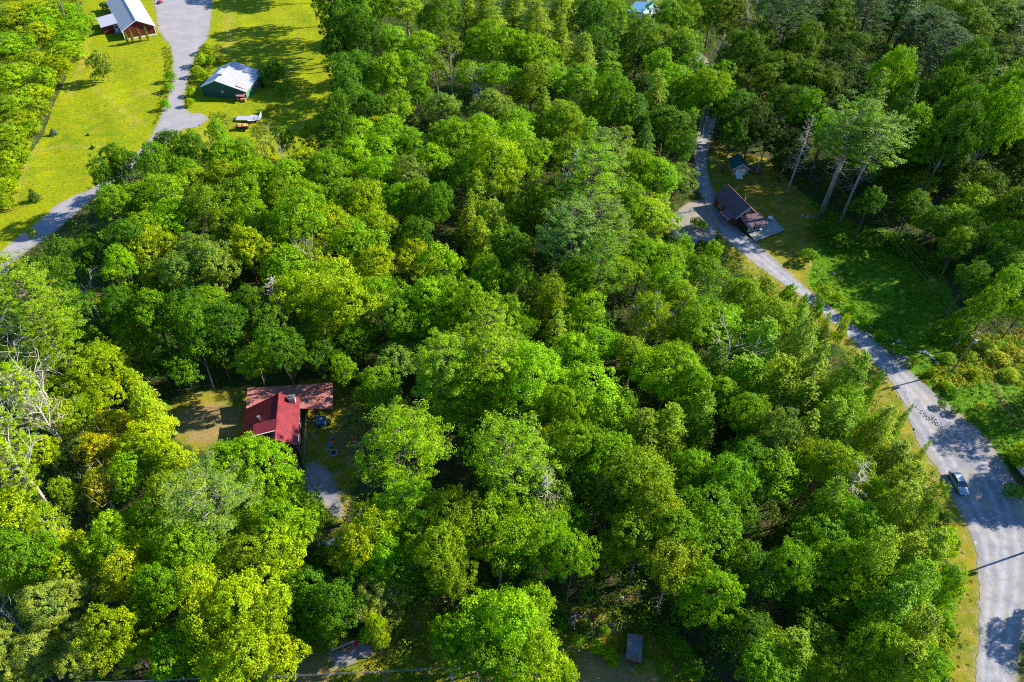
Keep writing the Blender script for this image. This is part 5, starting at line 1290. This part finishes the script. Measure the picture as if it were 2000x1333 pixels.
# ------------------------------------------------------------------ cars
def car(label, x, y, z, rz, paint, group=None):
    A = thing('parked_car', label, 'car', (x, y, z), rz)
    # stations along x: (x, half width, sill, belt)
    ST = [(-2.22, .62, .38, .62), (-2.12, .78, .28, .84), (-1.6, .88, .24, .93), (-.6, .90, .22, .92), (.5, .90, .22, .90), (1.2, .89, .22, .86), (1.8, .85, .24, .76), (2.12, .74, .28, .64), (2.24, .55, .36, .52)]
    V = []; F = []
    for x_, w_, s_, b_ in ST:
        V += [(x_, -w_*.86, s_), (x_, -w_, s_+.14), (x_, -w_*.99, (s_+b_)/2+.08), (x_, -w_*.93, b_-.02), (x_, -w_*.70, b_+.03), (x_, 0, b_+.06), (x_, w_*.70, b_+.03), (x_, w_*.93, b_-.02), (x_, w_*.99, (s_+b_)/2+.08), (x_, w_, s_+.14), (x_, w_*.86, s_)]
    k = 11
    for i in range(len(ST)-1):
        for j in range(k): F.append((i*k+j, (i+1)*k+j, (i+1)*k+(j+1) % k, i*k+(j+1) % k))
    F.append(tuple(range(k))); F.append(tuple((len(ST)-1)*k+j for j in reversed(range(k))))
    m = MB(); m.v = V; m.f = F; o = m.build('body', paint, A, True)
    sm = o.modifiers.new('S', 'SUBSURF'); sm.levels = 1; sm.render_levels = 2
    # glasshouse
    GB = [(-1.75, .70), (-.9, .80), (.2, .80), (1.05, .76)]; base = [.93, .93, .92, .88]
    TP = [(-1.15, .56, 1.34), (-.7, .62, 1.42), (.0, .62, 1.43), (.28, .58, 1.38)]
    m = MB(); q = [(GB[i][0], -GB[i][1], base[i]) for i in range(4)]+[(GB[i][0], GB[i][1], base[i]) for i in reversed(range(4))]
    r = [(TP[i][0], -TP[i][1], TP[i][2]) for i in range(4)]+[(TP[i][0], TP[i][1], TP[i][2]) for i in reversed(range(4))]
    m.hexa(q, r); m.build('windows', 'glass', A)
    m = MB(); t2 = [(x_*1.02, w_*1.0, z_) for x_, w_, z_ in TP]
    m.hexa([(x_, -w_, z_+.004) for x_, w_, z_ in t2]+[(x_, w_, z_+.004) for x_, w_, z_ in reversed(t2)], [(x_*.96, -w_*.93, z_+.045) for x_, w_, z_ in t2]+[(x_*.96, w_*.93, z_+.045) for x_, w_, z_ in reversed(t2)]); m.build('roof', paint, A, bevel=.02)
    m = MB()
    for s in (-1, 1):
        m.bar((1.05, s*.76, .90), (.28, s*.59, 1.41), .035, 5); m.bar((-1.75, s*.70, .93), (-1.15, s*.57, 1.37), .05, 5); m.bar((-.35, s*.81, .92), (-.35, s*.63, 1.43), .03, 5); m.bar((.28, s*.60, 1.41), (-1.15, s*.58, 1.37), .03, 5)
    m.build('pillars', paint, A)
    for sx in (-1.38, 1.38):
        for sy in (-.80, .80):
            m = MB(); m.cyl((sx, sy, .31), .32, .22, 20, 'y'); w_ = m.build('wheel', 'tyre', A, bevel=.02); m = MB(); m.cyl((sx, sy*1.02, .31), .2, .22, 10, 'y'); m.build('rim', 'rim', w_)
    for s in (-1, 1):
        m = MB(); m.box((2.06, s*.56, .62), (.26, .30, .12), -s*.35); m.build('headlight', 'lamp_glass', A, bevel=.02)
        m = MB(); m.box((-2.13, s*.60, .74), (.14, .26, .14), s*.2); m.build('taillight', 'red_lens', A, bevel=.02)
        m = MB(); m.box((.75, s*.98, .98), (.12, .18, .11)); m.build('mirror', paint, A, bevel=.02)
    m = MB(); m.box((2.2, 0, .42), (.08, 1.1, .1)); m.build('grille', 'black_plastic', A); 
    return A
a = np.array(G(1862, 924, .6)); b = np.array(G(1883, 963, .6)); c = (a+b)/2; ang = atan2(b[1]-a[1], b[0]-a[0])
car('silver-blue sedan parked on the gravel pull-off of the road', c[0], c[1], .035, ang, 'car_paint')
x, y = G(2008, 936, .6); car('white vehicle half cut off by the right edge of the picture', x+.6, y+.6, .0, 1.9, 'white_car_paint')
x, y = G(650, 1062, 1.2); car('blue-grey car mostly hidden under trees below the dirt path', x, y, .0, .5, 'car_paint')

# ------------------------------------------------------------------ trailer, lumber, swing frame at the bottom
q = [np.array(G(*p, 2.1)) for p in ((1227, 1241), (1254, 1244), (1252, 1290), (1224, 1287))]; c = sum(q)/4
ang = atan2(q[0][1]-q[3][1], q[0][0]-q[3][0])
A = thing('box_trailer', 'corrugated grey metal-roofed box trailer in the shade near the bottom', 'trailer', (*c, 0), ang)
m = MB(); m.hexa([(-1.5, -.85, .5), (1.5, -.85, .5), (1.5, .85, .5), (-1.5, .85, .5)], [(-1.5, -.85, 2.0), (1.5, -.85, 2.0), (1.5, .85, 2.0), (-1.5, .85, 2.0)]); m.build('box', 'dark_wall', A)
m = MB(); 
for i in range(15):
    u = -.94+i*.134; m.hexa([(-1.72, u-.045, 2.08), (1.72, u-.045, 2.08), (1.72, u+.045, 2.08), (-1.72, u+.045, 2.08)], [(-1.72, u-.02, 2.13), (1.72, u-.02, 2.13), (1.72, u+.02, 2.13), (-1.72, u+.02, 2.13)])
rf = m.build('roof', 'old_tin', A)
m = MB(); m.box((0, 0, 2.04), (3.44, 2.0, .05)); m.build('roof_deck', mat('dark_tin', (.13, .14, .16), .6, .2), rf)
m = MB(); m.box((-1.62, .15, 2.14), (.30, 1.6, .02)); m.build('rusty_edge', 'rust', rf)
wheel_pair(A, [(0, -1.0), (0, 1.0)], .33)
m = MB(); m.bar((-1.5, .5, .5), (-2.5, 0, .5), .05); m.bar((-1.5, -.5, .5), (-2.5, 0, .5), .05); m.build('hitch', 'steel', A)
x, y = G(1125, 1212); rr = random.Random(8)
A = thing('lumber_pile', 'messy pile of brown boards and pallets in the shade near the bottom', 'lumber', (x, y, 0), .4)
for i in range(16):
    m = MB(); m.box((0, 0, 0), (rr.uniform(1.8, 3.2), .16, .06)); o = m.build('board', rr.choice(['brown_wood', 'pole_wood', 'deck_wood']), A)
    o.location = (rr.uniform(-1, 1), rr.uniform(-.9, .9), .25+.05*i); o.rotation_euler = (rr.uniform(-.1, .1), rr.uniform(-.12, .12), rr.choice([0, 0, .2, 1.2, -.5])+rr.uniform(-.2, .2))
m = MB(); m.box((0, 0, .12), (2.4, 2.0, .2)); m.build('pallet', 'brown_wood', A)
x, y = G(1152, 1208); A = thing('firewood_stack', 'low stack of rough cut branches right of the lumber pile', 'firewood', (x, y, 0), .1)
for i in range(14):
    m = MB(); m.bar((-.9+rr.uniform(-.2, .2), 0, 0), (.9+rr.uniform(-.2, .3), 0, 0), .07, 6); o = m.build('branch', 'rust' if i % 3 else 'bark', A); o.location = (rr.uniform(-.3, .6), rr.uniform(-.5, .5), .12+.04*i); o.rotation_euler = (0, rr.uniform(-.15, .15), rr.uniform(-.6, .6))
# swing frame
a = np.array(G(648, 1287)); b = np.array(G(692, 1268))
d = b-a; ang = atan2(d[1], d[0]); Lf = float(np.hypot(*d)); c = (a+b)/2
A = thing('swing_frame', 'timber swing frame with long top beam over the gravel patch', 'swing', (*c, 0), ang)
m = MB(); m.box((0, 0, 2.35), (Lf+.6, .14, .16)); m.build('beam', 'deck_wood', A)
for s in (-1, 1):
    for t_ in (-.75, .75):
        m = MB(); m.bar((s*Lf/2, t_, -.2), (s*Lf/2, 0, 2.35), .07, 6); m.build('leg', 'brown_wood', A)
m = MB(); m.box((-Lf/2-.1, 0, 2.46), (.5, .3, .06)); m.build('bracket', 'teal_roof', A)
m = MB()
for s in (-.45, .45): m.bar((.6+s, 0, 2.3), (.6+s, 0, .55), .015, 4)
m.build('chain', 'steel', A)
m = MB(); m.box((.6, 0, .5), (1.1, .4, .06)); m.box((.6, .2, .75), (1.1, .05, .45)); m.build('seat', 'brown_wood', A)
x, y = G(697, 1262); chair(x, y, .0, .8, 'red_fabric', 'red and dark folding chair at the right end of the swing frame')

# ------------------------------------------------------------------ utility poles and wires
def pole(label, x, y, H, rz, arm=True, transformer=True, z=0):
    A = thing('utility_pole', label, 'utility pole', (x, y, z), rz, None)
    m = MB(); m.bar((0, 0, -.3), (0, 0, H), .17, 10, .11); m.build('shaft', 'pole_wood', A)
    if arm:
        m = MB(); m.box((0, .17, H-.5), (2.3, .12, .14)); m.bar((-.6, .14, H-.55), (0, .14, H-1.2), .03, 5); m.bar((.6, .14, H-.55), (0, .14, H-1.2), .03, 5); m.build('crossarm', 'pole_wood', A)
        for s in (-1.0, 0, 1.0):
            m = MB(); m.cyl((s, .17 if s else 0, H-.36 if s else H+.1), .055, .22, 8); m.build('insulator', 'white_paint', A)
    if transformer:
        m = MB(); m.cyl((.05, -.42, H-1.7), .26, .8, 14); t_ = m.build('transformer', 'concrete', A, bevel=.04)
        m = MB(); m.cyl((.05, -.42, H-1.2), .05, .2, 8); m.build('bushing', 'orange_fabric', t_)
    return A
WIRES = []
def wire(a, b, sag, label, r=.0065, m_='wire'):
    m = MB(); pts = []
    a = Vector(a); b = Vector(b)
    for i in range(13):
        t = i/12; p = a.lerp(b, t); p.z -= sag*4*t*(1-t); pts.append(p-a)
    m.path(pts, r, 4); o = m.build('power_line', m_); o.location = a
    tag(o, label, 'power line', 'overhead wires'); return o
P1 = (82.3, 94.0); P2 = (81.3, 57.9); P0 = (-5.4, 32.6); P3 = (60.5, 133); P4 = (125, 103); P5 = (78, 18)
pole('wooden utility pole with crossarm and transformer above the weedy bank', *P1, 10.0, .5)
pole('wooden utility pole just outside the right edge casting its shadow on the road', *P2, 10.0, .1)
pole('wooden utility pole rising at the bottom edge, with transformer', *P0, 10.2, .1)
PX3 = G(1700, 395, 9); pole('dark utility pole hidden in the shaded trees above the hollow', *PX3, 9.5, -.5, transformer=False)
for i, (s, nm) in enumerate(((-1, 'left'), (0, 'middle'), (1, 'right'))):
    zz = 9.75 if s else 10.2
    wire((P1[0]+s*.9, P1[1]+s*.45, zz), (PX3[0]+s*.9, PX3[1]-s*.4, 9.4), .8, '%s wire from the right-hand pole up toward the shaded trees' % nm, .005)
    wire((P1[0]+s*.9, P1[1]+s*.45, zz), (P4[0], P4[1]+s*1.0, 11), .8, '%s wire from the right-hand pole out to the right edge' % nm)
    wire((P1[0]+s*.9, P1[1]+s*.45, zz), (P2[0]+s*1., P2[1]+.1*s, 9.75), .5, '%s wire from the right-hand pole down along the road' % nm)
    wire((P2[0]+s*1., P2[1]+.1*s, zz), (P5[0]+s*1, P5[1], 10), .5, '%s wire beyond the right edge above the bottom road' % nm)
    wire((P0[0]-s*.05, P0[1]+s*.9*.1, zz-.25*s), (-60+s, 28.6, 9.5), .7, '%s wire running left from the bottom pole' % ['upper', 'middle', 'lower'][i], .018, 'steel')
    wire((P0[0]+s*.9, P0[1]+s*.1, zz), (40, 16.0+s, 9.5), .7, '%s wire running right from the bottom pole' % ['upper', 'middle', 'lower'][i], .018, 'steel')
x, y = G(131, 46); rz = .3
A = thing('utility_pole', 'brown twin-shaft utility pole with guy wires at the top left', 'utility pole', (x, y, 0), rz)
for s in (-.35, .35): m = MB(); m.bar((s, 0, -.3), (s*.7, 0, 15), .17, 8, .12); m.build('shaft', 'pole_wood', A)
m = MB(); m.box((0, .15, 13.5), (3.4, .14, .16)); m.build('crossarm', 'pole_wood', A)
x2, y2 = G(98, 31); x3, y3 = G(107, 33)
def tol(px_, py_): dx, dy = px_-x, py_-y; return (dx*cos(rz)+dy*sin(rz), -dx*sin(rz)+dy*cos(rz))
for q in ((x2, y2), (x3, y3)): m = MB(); m.bar((*tol(*q), 0), (0, 0, 13), .045, 5); m.build('guy_wire', 'wire', A)

# ------------------------------------------------------------------ rocks
def rock_mesh(seed):
    rg = np.random.RandomState(seed); D = fib(40)*[1, .8, .55]
    D = D*(1+rg.normal(0, .13, 40))[:, None]
    import bmesh
    bm = bmesh.new()
    for p in D: bm.verts.new(p)
    bmesh.ops.convex_hull(bm, input=bm.verts[:])
    for v in [v for v in bm.verts if not v.link_faces]: bm.verts.remove(v)
    me = bpy.data.meshes.new('boulder'); bm.to_mesh(me); bm.free(); me.materials.append(MATS['stone']); return me
RM = [rock_mesh(s) for s in (1, 2, 3)]
rr = random.Random(12)
ROCKS = [(1693, 652), (1700, 656), (1706, 660), (1720, 652), (1722, 664), (1730, 660), (1741, 664), (1744, 672), (1754, 668), (1760, 675), (1768, 680), (1750, 680), (1795, 688), (1806, 690), (1815, 696), (1822, 702), (1770, 700), (1629, 535), (1568, 422), (1578, 424), (1586, 425),
         (1368, 436), (1378, 444), (1384, 452), (1390, 460), (1391, 466), (1386, 446), (186, 37), (345, 848), (1215, 1170), (1330, 1310), (1655, 610), (1640, 592), (900, 1162), (912, 1158), (1440, 555), (1443, 530), (1700, 640), (1830, 710)]
for px, py in ROCKS:
    x, y = G(px, py); s = rr.uniform(.25, .6)
    o = link(bpy.data.objects.new('boulder', rr.choice(RM))); o.location = (x, y, gz(x, y)+s*.12); o.scale = (s, s, s); o.rotation_euler = (0, 0, rr.uniform(0, 6))
    tag(o, 'grey', 'rock', 'loose rocks'); auto_label(o, ('larger ' if s > .42 else 'small ')+'pale grey rock', px, py)
def scree(px, py, rx, ry, a, n, s0, name, m='scree'):
    c = G(px, py); rg = np.random.RandomState(int(px)); V = []; F = []
    base = [(-1, -1, -.6), (1, -1, -.6), (1, 1, -.6), (-1, 1, -.6), (-.6, -.6, .7), (.7, -.6, .6), (.6, .7, .6), (-.7, .6, .7)]
    fc = [(0, 3, 2, 1), (4, 5, 6, 7), (0, 1, 5, 4), (1, 2, 6, 5), (2, 3, 7, 6), (3, 0, 4, 7)]
    for i in range(n):
        u, v = rg.normal(0, .45, 2); x = c[0]+u*rx*cos(a)-v*ry*sin(a); y = c[1]+u*rx*sin(a)+v*ry*cos(a); s = s0*rg.uniform(.5, 1.5); t = rg.uniform(0, 6)
        k = len(V)
        for p in base: V.append((x+s*(p[0]*cos(t)-p[1]*sin(t))*rg.uniform(.7, 1.1), y+s*(p[0]*sin(t)+p[1]*cos(t)), gz(x, y)+s*p[2]+s*.4))
        F += [tuple(k+j for j in f) for f in fc]
    o = link(bpy.data.objects.new(name, np_mesh(name, V, F, mats=(m,)))); tag(o, kind='stuff')
scree(1755, 698, 2.6, 1.0, -1.0, 260, .12, 'drain_stones')
scree(1826, 1186, 1.6, 1.6, 0, 160, .13, 'stone_rubble')
scree(1175, 1228, 2.4, 1.0, .2, 160, .12, 'rubble')
scree(920, 1160, 4.5, 1.2, .2, 180, .12, 'creek_stones')
scree(1470, 470, 1.2, .5, -.8, 60, .12, 'garden_stones')
scree(1450, 458, 1.2, .5, -.8, 50, .12, 'garden_stones')
scree(1835, 830, 6, .8, -.9, 200, .09, 'shoulder_stones')
scree(60, 1060, 1.8, .9, .5, 120, .13, 'exposed_stones')
finish_labels()
